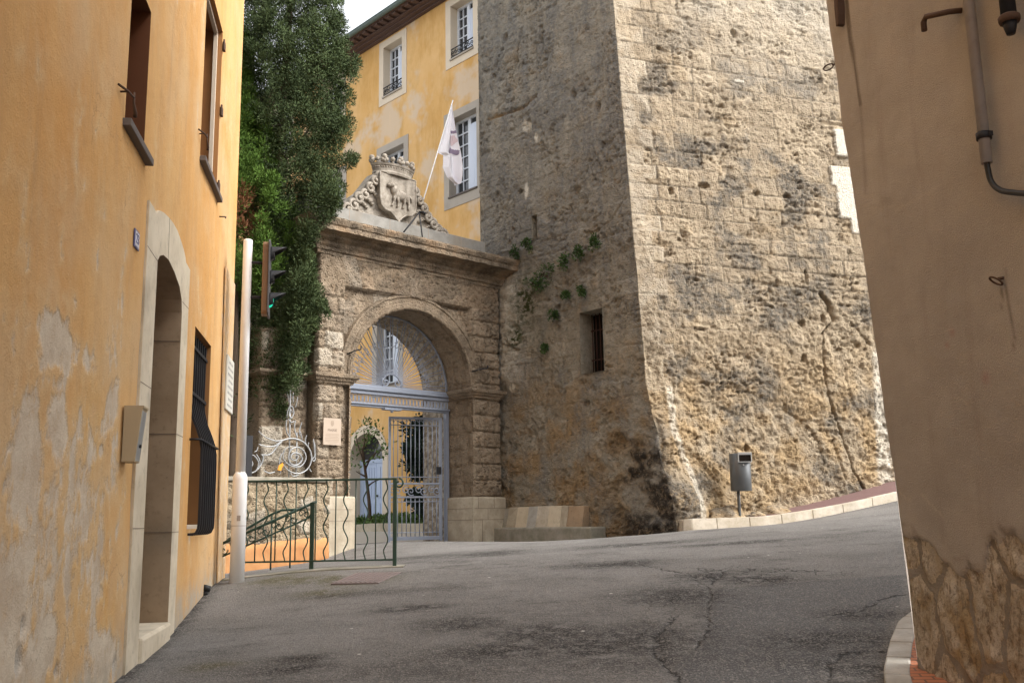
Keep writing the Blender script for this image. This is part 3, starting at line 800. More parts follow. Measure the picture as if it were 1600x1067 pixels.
for q in ((-.90, -.29, 2.64, 3.77), (2.20, 3.42, 3.62, 5.58), (2.36, 3.48, -.04, 1.91)): edge_ |= (U > q[0] - .01) & (U < q[1] + .01) & (Zg > q[2] - .01) & (Zg < q[3] + .01)
Dw = np.where(edge_ | (U > END - .01), 0, Dw)
grid_object('front_wall', LW.wa(U, Dw, Zg), gridfaces(len(ul), len(zl_), ~hl), 'ochre_wall', house, {'pk': pkn, 'halo': halo, 'rich': orp, 'chip': chip, 'splash': splash})
mb = MB()
P_ = [LW.w(END, 0, -1.6), LW.w(END, -8, -1.6), LW.w(END, -8, 10.5), LW.w(END, 0, 10.5)]; mb.add(P_, [(0, 1, 2, 3)])
mb.add([LW.w(-12, 0, 10.5), LW.w(END, 0, 10.5), LW.w(END, -8, 10.5), LW.w(-12, -8, 10.5)], [(0, 1, 2, 3)])
mb.add([LW.w(-12, -8, 10.5), LW.w(END, -8, 10.5), LW.w(END, -8, -3), LW.w(-12, -8, -3)], [(0, 1, 2, 3)])
mb.build('side_wall', 'ochre_wall', house)
mb = MB(); mb.prism(LW, [(4.36, 3.05), (END - .012, 3.05), (END - .012, -1.2), (4.66, -1.2)], .001, .016); mb.build('corner_strip', 'ochre_wall', house, .008)
def reveal(hole, depth, name, mat, parent, d=0.0, back='dark_void'):
    mb = MB(); n = len(hole)
    mb.add([LW.w(u, d, z) for u, z in hole] + [LW.w(u, d - depth, z) for u, z in hole], [(k, (k + 1) % n, (k + 1) % n + n, k + n) for k in range(n)])
    r = mb.build(name, mat, parent)
    if back:
        mb = MB(); mb.prism(LW, [(u, z) for u, z in hole], d - depth - .05, d - depth - .03); mb.build('back', back, r)
    return r
# doorway
ds_ = [(-.06, -1.25), (1.83, -1.15), (1.84, 2.34), (1.60, 2.35), (1.55, 2.39), (1.45, 2.43), (1.28, 2.47), (1.11, 2.50), (.90, 2.505), (.70, 2.49), (.47, 2.46), (.30, 2.42), (.22, 2.37), (-.07, 2.38)]
mb = MB(); wall(mb, LW, ds_, [door_hole], .014)
n_ = len(ds_); mb.add([LW.w(u, .014, z) for u, z in ds_] + [LW.w(u, -.01, z) for u, z in ds_], [(k, (k + 1) % n_, (k + 1) % n_ + n_, k + n_) for k in range(n_)])
sur = mb.build('door_surround', 'door_stone', house)
mb = MB()
for (a, c) in (((.73, 2.497), (.75, 2.145)), ((-.065, 2.03), (.33, 2.02)), ((1.50, 1.96), (1.835, 1.97)), ((-.06, 1.02), (.33, 1.02)), ((-.06, -.02), (.33, -.02)), ((1.5, .78), (1.83, .78)), ((1.5, -.06), (1.83, -.06))):
    t = np.array(a) - np.array(c); L = np.linalg.norm(t); nx, nz = -t[1] / L * .0025, t[0] / L * .0025
    mb.prism(LW, [(a[0] + nx, a[1] + nz), (a[0] - nx, a[1] - nz), (c[0] - nx, c[1] - nz), (c[0] + nx, c[1] + nz)], .0142, .0155)
mb.build('mortar_joint', 'engraved', sur)
rv = reveal(door_hole, .46, 'door_reveal', 'reveal_stone', house, .014, None)
mb = MB()
for z in (.78, -.06, 1.6): mb.fbox(LW, 1.495, 1.499, -.44, .01, z - .003, z + .003)
mb.build('mortar_joint', 'engraved', rv)
mb = MB(); mb.fbox(LW, .345, 1.485, -.46, .045, -1.3, -.80); mb.build('door_step', 'door_stone', house, .025)
mb = MB(); mb.fbox(LW, .34, 1.49, -.46, -.41, -.80, 1.42)
for u0, u1, za, zb in ((.44, .88, -.6, .2), (.95, 1.39, -.6, .2), (.44, .88, .34, 1.3), (.95, 1.39, .34, 1.3)): mb.fbox(LW, u0, u1, -.42, -.395, za, zb)
dr = mb.build('door', 'dark_wood', house, .006)
mb = MB(); mb.ball(LW.w(.47, -.375, .25), .03); mb.build('door_handle', 'galvanised', dr)
mb = MB(); mb.fbox(LW, .34, 1.49, -.43, -.33, 1.42, 1.50); mb.fbox(LW, .34, 1.49, -.42, -.35, 1.50, 1.54); mb.build('transom_bar', 'recess_dark', house, .008)
mb = MB(); mb.fbox(LW, .34, 1.49, -.455, -.445, 1.54, 2.1); fl = mb.build('fanlight', 'glass', house)
mb = MB()
for k in range(9):
    a = math.pi * (k + .5) / 9; mb.tube([LW.w(.915 + .1 * math.cos(a), -.42, 1.55 + .1 * math.sin(a)), LW.w(.915 + .55 * math.cos(a), -.42, 1.55 + .5 * math.sin(a))], .008, 6)
mb.build('iron_bar', 'black_metal', fl)
# windows
def shutter_hook(u, z, parent):
    mb = MB(); mb.tube([LW.w(u - .10, .005, z + .01), LW.w(u - .02, .05, z + .0), LW.w(u + .10, .06, z + .01)], .008, 6)
    mb.tube([LW.w(u + .10, .06, z + .05), LW.w(u + .105, .06, z - .03), LW.w(u + .14, .065, z - .08), LW.w(u + .16, .06, z - .10)], [.006, .009, .013, .014], 6)
    mb.tube([LW.w(u - .02, .0, z - .005), LW.w(u - .02, .05, z)], .007, 6)
    return mb.build('shutter_hook', 'rust', parent)
def house_window(hole, depth, mat, sill_u, sill_z, hook):
    r = reveal(hole, depth, 'window', mat, house, 0.0, 'dark_void')
    (u0, z0), (u1, _), (_, z1), _ = hole
    mb = MB(); mb.fbox(LW, sill_u[0], sill_u[1], -.12, .055, sill_z - .055, sill_z - .0); mb.build('sill', 'slate', r, .006)
    mb = MB()
    for q in ((u0, u0 + .06, z0, z1), (u1 - .06, u1, z0, z1), (u0 + .06, u1 - .06, z0, z0 + .06), (u0 + .06, u1 - .06, z1 - .06, z1), ((u0 + u1) / 2 - .03, (u0 + u1) / 2 + .03, z0 + .06, z1 - .06)):
        mb.fbox(LW, q[0], q[1], -depth - .0, -depth + .05, q[2], q[3])
    mb.build('frame', 'recess_brown', r, .004)
    mb = MB(); mb.fbox(LW, u0 + .02, u1 - .02, -depth - .02, -depth + .01, z0 + .02, z1 - .02); mb.build('pane', 'glass', r)
    shutter_hook(hook[0], hook[1], r)
    return r
r1 = house_window(h_win1, .24, 'recess_dark', (-.95, -.19), 2.655, (-1.04, 2.79))
r2 = house_window(h_win2, .26, 'recess_brown', (2.22, 3.54), 3.62, (2.12, 3.80))
mb = MB()
for q in ((3.36, 3.415, 3.63, 5.575), (2.21, 3.36, 5.53, 5.575)): mb.fbox(LW, q[0], q[1], -.09, -.05, q[2], q[3])
mb.build('trim', 'sill_beige', r2)
mb = MB()
for z in (5.42, 4.62, 3.72): mb.fbox(LW, 3.43, 3.50, .0, .03, z - .05, z + .05); mb.tube([LW.w(3.42, .02, z - .06), LW.w(3.42, .02, z + .07)], .012, 6)
mb.build('hinge', 'rust', r2, .003)
mb = MB(); mb.tube([LW.w(3.72, .0, 3.46), LW.w(3.72, .06, 3.46), LW.w(3.80, .06, 3.47), LW.w(3.81, .06, 3.49)], .008, 6); mb.build('iron_peg', 'rust', house)
r3 = reveal(h_gr, .25, 'window', 'recess_brown', house, 0.0, 'dark_void')
mb = MB(); mb.fbox(LW, 2.365, 3.475, -.22, -.005, -.045, .0); mb.build('sill', 'sill_beige', r3, .004)
# bellied iron grille
prof = [(-.05, 1.88), (-.05, 1.60), (-.05, 1.30), (-.04, 1.18), (-.005, 1.04), (.045, .92), (.08, .82), (.098, .72), (.10, .5), (.10, .2), (.10, .03), (.095, -.04), (.075, -.08), (.045, -.092), (.0, -.09)]
for k in range(8):
    u = 2.43 + k * .142; mb = MB()
    pts = prof
    V = []; hw = .011
    for i, (d, z) in enumerate(pts):
        a = pts[max(i - 1, 0)]; c = pts[min(i + 1, len(pts) - 1)]; t = np.array([c[0] - a[0], c[1] - a[1]]); t /= np.linalg.norm(t); nn_ = np.array([-t[1], t[0]]) * .012
        V += [LW.w(u - hw, d + nn_[0], z + nn_[1]), LW.w(u + hw, d + nn_[0], z + nn_[1]), LW.w(u + hw, d - nn_[0], z - nn_[1]), LW.w(u - hw, d - nn_[0], z - nn_[1])]
    Fc = [(i * 4 + j, i * 4 + (j + 1) % 4, i * 4 + 4 + (j + 1) % 4, i * 4 + 4 + j) for i in range(len(pts) - 1) for j in range(4)]
    mb.add(V, Fc); mb.build('bar', 'black_metal', r3)
mb = MB()
for z, d in ((1.74, -.036), (1.28, -.032)): mb.fbox(LW, 2.36, 3.48, d - .006, d + .006, z - .015, z + .015)
mb.tube([LW.w(2.30, .0, .80), LW.w(2.30, .100, .80), LW.w(3.56, .100, .80), LW.w(3.56, .0, .80)], .012, 6)
mb.build('cross_bar', 'black_metal', r3)
mb = MB(); mb.tube([LW.w(3.72, -.02, -.72), LW.w(3.72, .03, -.73)], .045, 10); mb.tube([LW.w(3.72, .005, -.70), LW.w(3.73, .02, -.64)], .05, 10); mb.build('drain_outlet', 'cable', house)
# weathered holes in the plaster near the ground
# things fixed to the house
ib = thing('intercom_box', LW.w(-.4, 0, .42), 'beige metal entry box with slanted front on the ochre wall beside the stone doorway', 'intercom')
mb = MB(); mb.prism(Side(LW), [(.0, .80), (.128, .80), (.128, .785), (.118, .775), (.085, .42), (.0, .42)], -.46, -.30); mb.build('housing', 'box_beige', ib, .004)
mb = MB(); mb.prism(Side(LW), [(.1165, .765), (.1195, .765), (.0865, .43), (.0835, .43)], -.445, -.315); fp = mb.build('front_panel', 'box_front', ib)
mb = MB(); mb.tube([LW.w(-.38, .095, .53), LW.w(-.38, .108, .53)], .012, 10); mb.build('button', 'black_metal', fp)
nb = thing('house_number', LW.w(-.39, 0, 1.92), 'small blue enamel house number plate on the ochre wall left of the doorway', 'number plate')
mb = MB(); mb.fbox(LW, -.465, -.315, .001, .011, 1.915, 2.045); mb.build('plate', 'blue_enamel', nb, .003)
mb = MB(); mb.fbox(LW, -.452, -.328, .0112, .013, 1.928, 2.032); mb.build('face', 'white_enamel', nb)
text('lettering', '23', LW, -.39, .0145, 1.98, .10, 'blue_enamel', nb)
ws = thing('wall_sign', LW.w(4.95, 0, 1.36), 'white information plate with rows of small text at the far end of the ochre house', 'sign')
mb = MB(); mb.fbox(LW, 4.62, 5.30, .02, .04, 1.36, 2.02); mb.build('plate', 'sign_white', ws, .004)
mb = MB()
for k in range(8):
    z = 1.95 - k * .075; a = .08 if k % 3 else .16
    for q in range(5):
        u = 4.64 + a + q * .1
        if u < 5.2: mb.fbox(LW, u, u + random.uniform(.05, .085), .0402, .0415, z - .016, z + .012)
mb.build('text_rows', 'sign_ink', ws)

# ------------------------------------------------------------------ right house
rh = thing('brown_house', RW.w(-1, 0, -1.0), 'dark brown rendered house with exposed rubble stones at its foot on the right', 'house')
cz = [(-3, .03), (-.96, .07), (-.18, .10), (.62, .19), (1.53, .275), (2.54, .395), (3.51, .475), (11, .95)]
corner = lambda z: np.interp(z, [a for a, _ in cz], [c for _, c in cz])
ur = np.concatenate([np.linspace(-12, -2.4, 8), np.arange(-2.3, -.03, .018), [-.015, 0.0]])
zr = np.concatenate([np.linspace(-3, -1.5, 4), np.arange(-1.45, 3.9, .02), np.linspace(4, 10.5, 10)])
U, Zg = np.meshgrid(ur, zr, indexing='ij'); Uc = U + corner(Zg)
p3 = np.stack([Uc.ravel(), Zg.ravel(), 0 * U.ravel()], 1)
n1 = fbm(p3 * 2.0, 4).reshape(U.shape); n2 = fbm(p3 * 6.0, 5, .62).reshape(U.shape)
top = -.16 - .14 * sst(-.25, -.55, U) + .14 * sst(-.75, -.85, U) + .07 * n2 + .04 * n1
below = sst(top + .03, top - .03, Zg)
f1, f2, cid = cells(Uc * 2.9 + n2 * .09 + .35, Zg * 1.75 + n1 * .10 + .45, .5)
edge = f2 - f1
rock = below * sst(.02, .16, edge + .05 * fbm(p3 * 14, 3).reshape(U.shape)) * sst(-.5, -.2, n1 + .35)
cf = sst(-.02, -.16, U)
D_ = .008 * n1 + .003 * n2 + cf * (-.02 * below + rock * (.012 + .018 * fbm(np.stack([Uc.ravel() * 16, Zg.ravel() * 8, 0 * U.ravel()], 1), 4).reshape(U.shape))) - .10 * sst(-.06, 0, U) ** 2
def seg(F, pts): return [F.px(x, y) for x, y in pts]
A = {'rock': rock, 'mortar': below}
d_, _ = polydist(Uc, Zg, seg(RW, [(1322, 0), (1327, 48), (1345, 165)])); st = .9 * sst(.022, .004, d_ - .012 * sst(2.7, 3.2, Zg))
d2, _ = polydist(Uc, Zg, seg(RW, [(1345, 165), (1352, 300)])); st = np.maximum(st, .3 * sst(.03, 0, d2))
st = np.maximum(st, .6 * np.exp(-((Zg - top - .02) / .035) ** 2) * sst(-.1, .35, n2 + .15 * fbm(p3 * 25, 3).reshape(U.shape)))
for pts in ([(1570, 425), (1574, 470), (1586, 520), (1583, 550)], [(1565, 440), (1566, 480)]):
    d_, _ = polydist(Uc, Zg, seg(RW, pts)); st = np.maximum(st, .6 * sst(.012, .002, d_))
A['stain'] = st
pl = np.zeros(U.shape)
for pts in ([(1403, 768), (1425, 784)], [(1440, 774), (1478, 812)], [(1375, 328), (1410, 318)], [(1400, 330), (1600, 212)]):
    d_, _ = polydist(Uc, Zg, seg(RW, pts)); pl = np.maximum(pl, sst(.007, .001, d_) * (.4 if pts[0][0] > 1370 and pts[0][1] < 400 else .9))
A['pale'] = pl
wm = np.zeros(U.shape)
for x, y, r in ((1488, 520, .022), (1480, 540, .016), (1540, 590, .03)):
    c = RW.px(x, y); wm = np.maximum(wm, np.exp(-(((Uc - c[0]) ** 2 + (Zg - c[1]) ** 2) / r ** 2)))
A['warm'] = wm
b = M['brown_wall'].node_tree
grid_object('wall', RW.wa(Uc, D_, Zg), gridfaces(len(ur), len(zr)), 'brown_wall', rh, A)
mb = MB(); mb.add([RW.w(corner(-3), -.09, -3), RW.w(corner(10.5), -.09, 10.5)] + [RW.w(corner(10.5), -.09, 10.5) + TR.g * 12, RW.w(corner(-3), -.09, -3) + TR.g * 12], [(0, 1, 2, 3)])
mb.add([RW.w(corner(10.5), -.09, 10.5), RW.w(-12, -.0, 10.5), RW.w(-12, -8, 10.5), RW.w(corner(10.5), -.09, 10.5) + TR.g * 12], [(0, 1, 2, 3)])
mb.build('side_wall', 'brown_wall', rh)
c = RW.px(1318, 30)
mb = MB(); mb.prism(RW, [(c[0] - .03, c[1] + .35), (c[0] + .0, c[1] + .35), (c[0] + .022, c[1] + .02), (c[0] + .02, c[1] - .05), (c[0] - .012, c[1] - .05), (c[0] - .022, c[1] + .02)], -.02, .05); mb.build('iron_strap', 'rust', rh, .006)
cu_, czt = RW.px(1527, 0); _, cz0 = RW.px(1545, 262)
cd = thing('conduit', RW.w(cu_, 0, cz0), 'grey conduit pipe on the brown wall with a black cable bending out below', 'pipe')
mb = MB(); mb.tube([RW.w(cu_, .05, 6), RW.w(cu_, .05, cz0)], .028, 14); mb.build('tube', 'pipe_grey', cd)
zc_ = RW.px(1534, 224)[1]
mb = MB(); mb.tube([RW.w(cu_, .05, zc_ - .018), RW.w(cu_, .05, zc_ + .018)], .037, 14); mb.fbox(RW, cu_ - .045, cu_ + .045, .03, .05, zc_ - .012, zc_ + .012); mb.build('collar', 'black_metal', cd)
ue, ze = RW.px(1600, 303)
mb = MB(); q = [RW.w(cu_, .05, cz0 + .05), RW.w(cu_, .05, cz0 - .01)] + [RW.w(a, .045, c_) for a, c_ in smooth([RW.px(x, y, .045) for x, y in ((1545, 272), (1548, 282), (1555, 292), (1566, 298.5), (1582, 301), (1600, 302.5), (1630, 304), (1700, 306))], 5)]
mb.tube(q, .0145, 10); mb.build('cable', 'cable', cd)
c = RW.px(1475, 18); c2 = RW.px(1506, 14)
ibk = thing('iron_bracket', RW.w(c[0], 0, c[1]), 'rusty hooked iron bar sticking out beside the grey conduit', 'bracket')
mb = MB(); q = RW.w(c2[0] + .02, .0, c2[1]); mb.tube([q, RW.w(c2[0] + .04, .06, c2[1] + .0), RW.w(c[0] + .02, .10, c[1] - .03), RW.w(c[0] + .045, .10, c[1] - .05), RW.w(c[0] + .045, .10, c[1] - .10)], .016, 8); mb.build('hook', 'rust', ibk)
c = RW.px(1566, 438)
rg = thing('iron_ring', RW.w(c[0], 0, c[1]), 'small rusty iron ring in the middle of the brown wall below the cable', 'ring')
mb = MB(); mb.tube([RW.w(c[0] + .034 * math.cos(a), .035 + .022 * math.sin(a), c[1] + .019 * math.sin(a) + .010 * math.cos(a) - .004) for a in np.linspace(0, 2 * math.pi, 20)[:-1]], .0055, 8, closed=True); mb.build('ring', 'rust', rg)
mb = MB(); mb.tube([RW.w(c[0] - .006, -.01, c[1] + .012), RW.w(c[0] - .006, .025, c[1] + .006)], .008, 8); mb.build('eye', 'rust', rg)
c = RW.px(1290, 99)
rg = thing('iron_ring', RW.w(c[0], -.05, c[1]), 'small dark iron ring standing out at the upper edge of the brown house corner', 'ring')
mb = MB(); mb.tube([RW.w(c[0] + .055 + .032 * math.cos(a), -.05 + .02 * math.cos(a), c[1] + .020 * math.sin(a)) for a in np.linspace(0, 2 * math.pi, 18)[:-1]], .005, 8, closed=True); mb.build('ring', 'rust', rg)
mb = MB(); mb.tube([RW.w(c[0] - .06, -.09, c[1]), RW.w(c[0] + .025, -.065, c[1])], .006, 6); mb.build('eye', 'rust', rg)
c = RW.px(1597, 30)
dp = thing('drain_pipe', RW.w(c[0], 0, c[1]), 'dark cast iron pipe end with a flange at the upper right of the brown wall', 'pipe')
mb = MB(); mb.lathe(RW.w(c[0], .07, c[1] - .085), [(.02, 0), (.028, .03), (.034, .06)], 14); mb.build('spigot', 'black_metal', dp)
mb = MB(); mb.lathe(RW.w(c[0], .07, c[1] - .025), [(.046, 0), (.05, .012), (.05, .03), (.04, .04)], 14); mb.build('flange', 'rust', dp)
mb = MB(); mb.lathe(RW.w(c[0], .07, c[1] + .015), [(.036, 0), (.036, 3)], 14); mb.build('tube', 'black_metal', dp)

# ------------------------------------------------------------------ tower
tw = thing('stone_tower', CC + UP * -.3, 'massive old square stone tower of pitted grey and tan blocks standing on rock', 'tower')
W_ = (-2.70, -2.11, 2.66, 3.84); S_ = (-1.03, -.86, 5.56, 6.08)
ua = lines(np.arange(.75, TCU + .012, -.023), [W_[0], W_[1], S_[0], S_[1], .75, TCU], .012)[::-1]
ub = np.concatenate([np.arange(.02, 5.6, .0215), np.arange(5.61, 9.01, .035)])
zt = lines(np.concatenate([np.linspace(-.7, -.45, 3), np.arange(-.43, 11.9, .0235), np.linspace(12, 14, 6)]), [W_[2], W_[3], S_[2], S_[3]], .012)
cu_z = TCU + .0555 * (zt - 2.3)
na, nbb, nz = len(ua), len(ub), len(zt)
UA, ZA = np.meshgrid(ua, zt, indexing='ij'); UB, ZB = np.meshgrid(ub, zt, indexing='ij')
CUa = np.broadcast_to(cu_z, UA.shape)
PA = TL.wa(UA + (CUa - TCU) * sst(TCU + 1.0, TCU, UA), 0, ZA)
Cz = TL.wa(cu_z, 0, zt)
PB = Cz[None] + UB[..., None] * TR.g
S = np.concatenate([TCU - UA, UB], 0); ZZ = np.concatenate([ZA, ZB], 0); PP = np.concatenate([PA, PB], 0)
isB = sst(-.02, .05, S)
NN = TL.n * (1 - isB[..., None]) + TR.n * isB[..., None]; NN /= np.linalg.norm(NN, axis=-1)[..., None]
p3 = PP.reshape(-1, 3)
sh = S.shape
nz1 = fbm(p3 * .8, 4).reshape(sh); nz2 = fbm(p3 * 2.3 + 9, 5).reshape(sh); nz3 = fbm(p3 * 7 + 3, 5, .6).reshape(sh)
# rock foot swelling out at the corner
fl = np.clip((2.35 - ZZ) / 2.6, 0, 1.2) ** 1.15
wS = np.where(S < 0, np.exp(-(S / .8) ** 2), np.exp(-(S / .95) ** 2))
nb_ = fbm(p3 * 1.6 + 31, 4).reshape(sh)
PP = PP + (-TL.g * .50 + TL.n * .16 + TR.n * .06)[None, None] * (fl * wS * (1 + .35 * nb_))[..., None]
# courses
rowh = np.where(ZZ < 6.2, .305, .36)
zj = ZZ + .012 * nz2
row = np.floor(zj / rowh); zr_ = zj - row * rowh
ln = .42 + .25 * hsh(row, 5)
xj = S + hsh(row, 1) * ln + .01 * nz3
colk = np.floor(xj / ln); xr = xj - colk * ln
quoin = (np.abs(S) < .36 + .22 * (np.mod(row, 2))) & (S > -.02)
dj = np.minimum(np.minimum(zr_, rowh - zr_), np.where(quoin, 9, np.minimum(xr, ln - xr)))
dj = np.where(quoin, np.minimum(dj, np.abs(S - .36 - .22 * np.mod(row, 2)) + .004), dj)
bid = hsh(row, np.where(quoin, 99, colk), 7); bid2 = hsh(row, np.where(quoin, 99, colk), 8)
rocky = sst(2.1, 1.0, ZZ + .5 * nz1) * sst(-1.9, -1.0, S + .35 * nz2) * (1 - .6 * isB) + sst(3.9, 2.6, ZZ + .7 * nz2 - .25 * np.clip(S - 1.2, 0, 2)) * isB
rocky = np.clip(rocky, 0, 1)
upper_smooth = (1 - isB) * np.maximum(sst(4.5, 6.5, ZZ), sst(3.6, 2.4, ZZ + .4 * nz1))
jm = (1 - rocky) * sst(-.45, .05, nz1 + .6 * nz3) * (1 - .6 * upper_smooth)
f1, f2, cid = cells(S * 9 + nz3 * .5, ZZ * 10 + nz2 * .5)
g1, g2, gid = cells(S * 21 + nz3, ZZ * 25 + nz2)
h1, h2, hid = cells(S * 4.1 + nz3 * .4 + 7, ZZ * 5.6 + nz2 * .4)
ero = sst(-.15, .45, fbm(p3 * 1.1 + 50, 4).reshape(sh) + .25 * (bid2 - .5))
anis = np.where(isB > .5, fbm(np.stack([S.ravel() * 2.6, ZZ.ravel() * 8.5, 0 * p3[:, 0] + 3], 1), 5, .6).reshape(sh), fbm(np.stack([S.ravel() * 4, ZZ.ravel() * 4.5, 0 * p3[:, 0] + 8], 1), 5, .6).reshape(sh))
DD = .03 * nz1 + .018 * nz2 + (.018 + .012 * rocky) * nz3
DD += (bid - .5) * .022 * (1 - rocky) * (1 - quoin * .7)
DD -= .022 * jm * sst(.016, .004, dj)
sm = 1 - .75 * (quoin & (ZZ > 2.2))
DD -= sm * (.045 * ero * sst(.02, .42, anis) + .025 * ero * sst(.2, .6, -anis))
DD -= sm * (.038 * sst(.30, .10, f1) * (cid > .60) * (.35 + .65 * ero) + .02 * sst(.34, .1, g1) * (gid > .5) * (.3 + .7 * ero) + .055 * sst(.24, .1, h1) * (hid > .80) * (.3 + .7 * ero))
tb1 = turb(p3 * 3.2 + 20, 5, .62).reshape(sh); tb2 = turb(p3 * 9 + 40, 4, .65).reshape(sh)
k1, k2, kid = cells(S * 15 + nz3 * .8, ZZ * 15 + nz2 * .8)
DD += rocky * (.035 * fbm(p3 * 1.6 + 70, 4, .5).reshape(sh) + .11 * (tb1 - .25)) + (.22 + .20 * isB + .58 * rocky) * .07 * (tb2 - .25)
DD -= sm * (.5 + .5 * rocky) * .034 * sst(.36, .10, k1) * (kid > .62) * sst(-.35, .2, nz2)
DD += .07 * np.exp(-((ZZ - 5.0) / .06) ** 2) * 0
# step between upper and lower masonry on the street face
DD += isB * .03 * sst(5.22, 5.16, ZZ + .02 * nz3) * sst(0, .3, S)
stain = np.zeros(sh); pale = np.zeros(sh); warm = np.zeros(sh); moss = np.zeros(sh)
def pB(x, y):
    u, z = TR.px(x, y)
    for _ in range(3):
        sh_ = .0555 * (z - 2.3); u, z = TR.px(x, y, -.911 * sh_)
    return u + .413 * sh_, z
def pA(x, y): u, z = TL.px(x, y); return TCU - u, z
ckp = [pB(*q) for q in ((1281, 461), (1296, 478), (1302, 500), (1285, 520), (1285, 560), (1290, 600), (1300, 640), (1312, 670), (1325, 710), (1331, 735), (1350, 765))]
d_, _ = polydist(S + .02 * nz3, ZZ, ckp); ck = isB * sst(.022, .006, d_)
DD -= .10 * ck; DD -= isB * .08 * sst(.07, .02, polydist(S + .03 * nz3, ZZ, ckp[:3])[0])
for pts, dep, wd in (([(1040, 655), (1050, 625), (1052, 600)], .03, .02), ([(1225, 640), (1255, 660), (1278, 690), (1290, 740)], .035, .035), ([(1120, 565), (1116, 590)], .04, .02), ([(1330, 505), (1360, 540)], .05, .035), ([(1300, 690), (1320, 750)], .04, .04)):
    d_, _ = polydist(S + .04 * nz3, ZZ, [pB(*q) for q in pts]); DD -= isB * dep * sst(wd, wd * .3, d_)
for x, y, rx, rz in ((1048, 299, .05, .07), (1182, 302, .09, .06), (1100, 290, .10, .06), (1230, 306, .08, .05), (1258, 433, .035, .16), (1292, 487, .06, .09), (1285, 498, .05, .08), (1253, 505, .06, .07), (1147, 52, .07, .09), (1340, 540, .06, .05), (1165, 700, .05, .06), (1255, 560, .05, .07)):
    c = pB(x, y); DD -= isB * .085 * sst(1.25, .7, np.hypot((S - c[0]) / rx, (ZZ - c[1]) / rz) + .25 * nz3)
for x, y, rx, rz in ((820, 380, .06, .09), (900, 300, .10, .10), (935, 168, .09, .09), (895, 150, .08, .12), (812, 300, .08, .06), (825, 200, .10, .22), (965, 690, .16, .16), (955, 715, .09, .14), (915, 630, .08, .06), (870, 480, .08, .05), (790, 60, .08, .1), (845, 60, .07, .1)):
    c = pA(x, y); DD -= (1 - isB) * .09 * sst(1.3, .6, np.hypot((S - c[0]) / rx, (ZZ - c[1]) / rz) + .3 * nz3)
# groove of red brick on the gate face
d_, _ = polydist(S, ZZ + .01 * nz3, [pA(762, 187), pA(818, 168), pA(838, 150)]); gv = (1 - isB) * sst(.05, .02, d_); DD -= .06 * gv
d_, _ = polydist(S + .02 * nz3, ZZ, [pA(815, 45), pA(806, 90), pA(795, 140), pA(778, 170)]); DD -= (1 - isB) * .05 * sst(.03, .01, d_)
d_, _ = polydist(S, ZZ, [pA(915, 370), pA(955, 345), pA(990, 305)]); DD -= (1 - isB) * .03 * sst(.02, .005, d_)
# lighter bulging render beside the gateway
bl = (1 - isB) * np.exp(-((S - TCU - .12) / .35) ** 2) * sst(2.4, 2.9, ZZ) * sst(5.2, 4.6, ZZ + .1 * nz3)
DD += .16 * bl
# colours
stain = np.where(isB > .5, .92 * sst(-.02, .42, fbm(p3 * .95 + 12, 5, .58).reshape(sh) + .40 * (bid2 - .40) * (1 - rocky) + .25 * anis * ero), 0)
stain = np.where(isB > .5, stain * (1 - .75 * (quoin & (ZZ > 2.4))) * (1 - .55 * sst(7.5, 10, ZZ)), stain)
vst = fbm(np.stack([S.ravel() * 3.0, ZZ.ravel() * .8, 0 * p3[:, 0] + 5], 1), 5, .6).reshape(sh)
stA = np.clip(.55 * sst(2.6, 5.2, ZZ + .8 * nz1) + .5 * sst(-.1, .5, nz1 + .4 * nz3) + .45 * sst(.0, .4, vst) - .35 * sst(.0, .4, -vst), 0, 1) * .9
stain = np.where(isB > .5, stain, stA)
for x, y, rs, rz, am in ((1062, 700, .22, .55, .95), (1068, 770, .16, .45, 1), (1025, 815, .45, .18, .95), (1040, 790, .22, .2, .8), (1012, 655, .12, .30, .6), (970, 800, .18, .22, .8), (960, 775, .15, .4, .5)):
    c = pA(x, y) if x < 1061 else (-.02 + (pA(x, y)[0] - pA(1061, y)[0]), TR.px(x, y)[1])
    c = (c[0] - (.50 * max(0, (2.35 - c[1]) / 2.6) ** 1.15 * .85 if x < 1061 else 0), c[1]); stain = np.maximum(stain, am * np.exp(-(((S - c[0]) / rs) ** 2 + ((ZZ - c[1]) / rz) ** 2)) * sst(-.35, .15, nz3 + .3))
stain = np.maximum(stain, .6 * jm * sst(.016, .006, dj) * (isB * .8 + .2))
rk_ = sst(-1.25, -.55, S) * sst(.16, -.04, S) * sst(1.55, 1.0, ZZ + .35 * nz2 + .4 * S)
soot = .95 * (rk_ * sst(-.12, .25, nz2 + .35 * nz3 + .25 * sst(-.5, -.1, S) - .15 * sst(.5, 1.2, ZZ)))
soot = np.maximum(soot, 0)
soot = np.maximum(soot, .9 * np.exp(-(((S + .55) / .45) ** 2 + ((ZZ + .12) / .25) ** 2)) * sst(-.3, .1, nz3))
warm = np.clip(.85 * sst(4.0, 1.6, ZZ + .8 * nz2) * sst(-.3, .4, nz2 + .1) + .35 * sst(.2, .6, nz2), 0, 1)
warm = np.maximum(warm, gv * 1.2)
pale = np.where(quoin & (isB > .5) & (ZZ > 2.2), .25 * sst(-.3, .2, nz2) , 0.0)
d_, _ = polydist(S + .02 * nz3, ZZ, [(.42, 2.2), (.36, 1.5), (.52, .9), (.62, .4), (.66, -.2)]); pale = np.maximum(pale, isB * .6 * sst(.10, .04, d_))
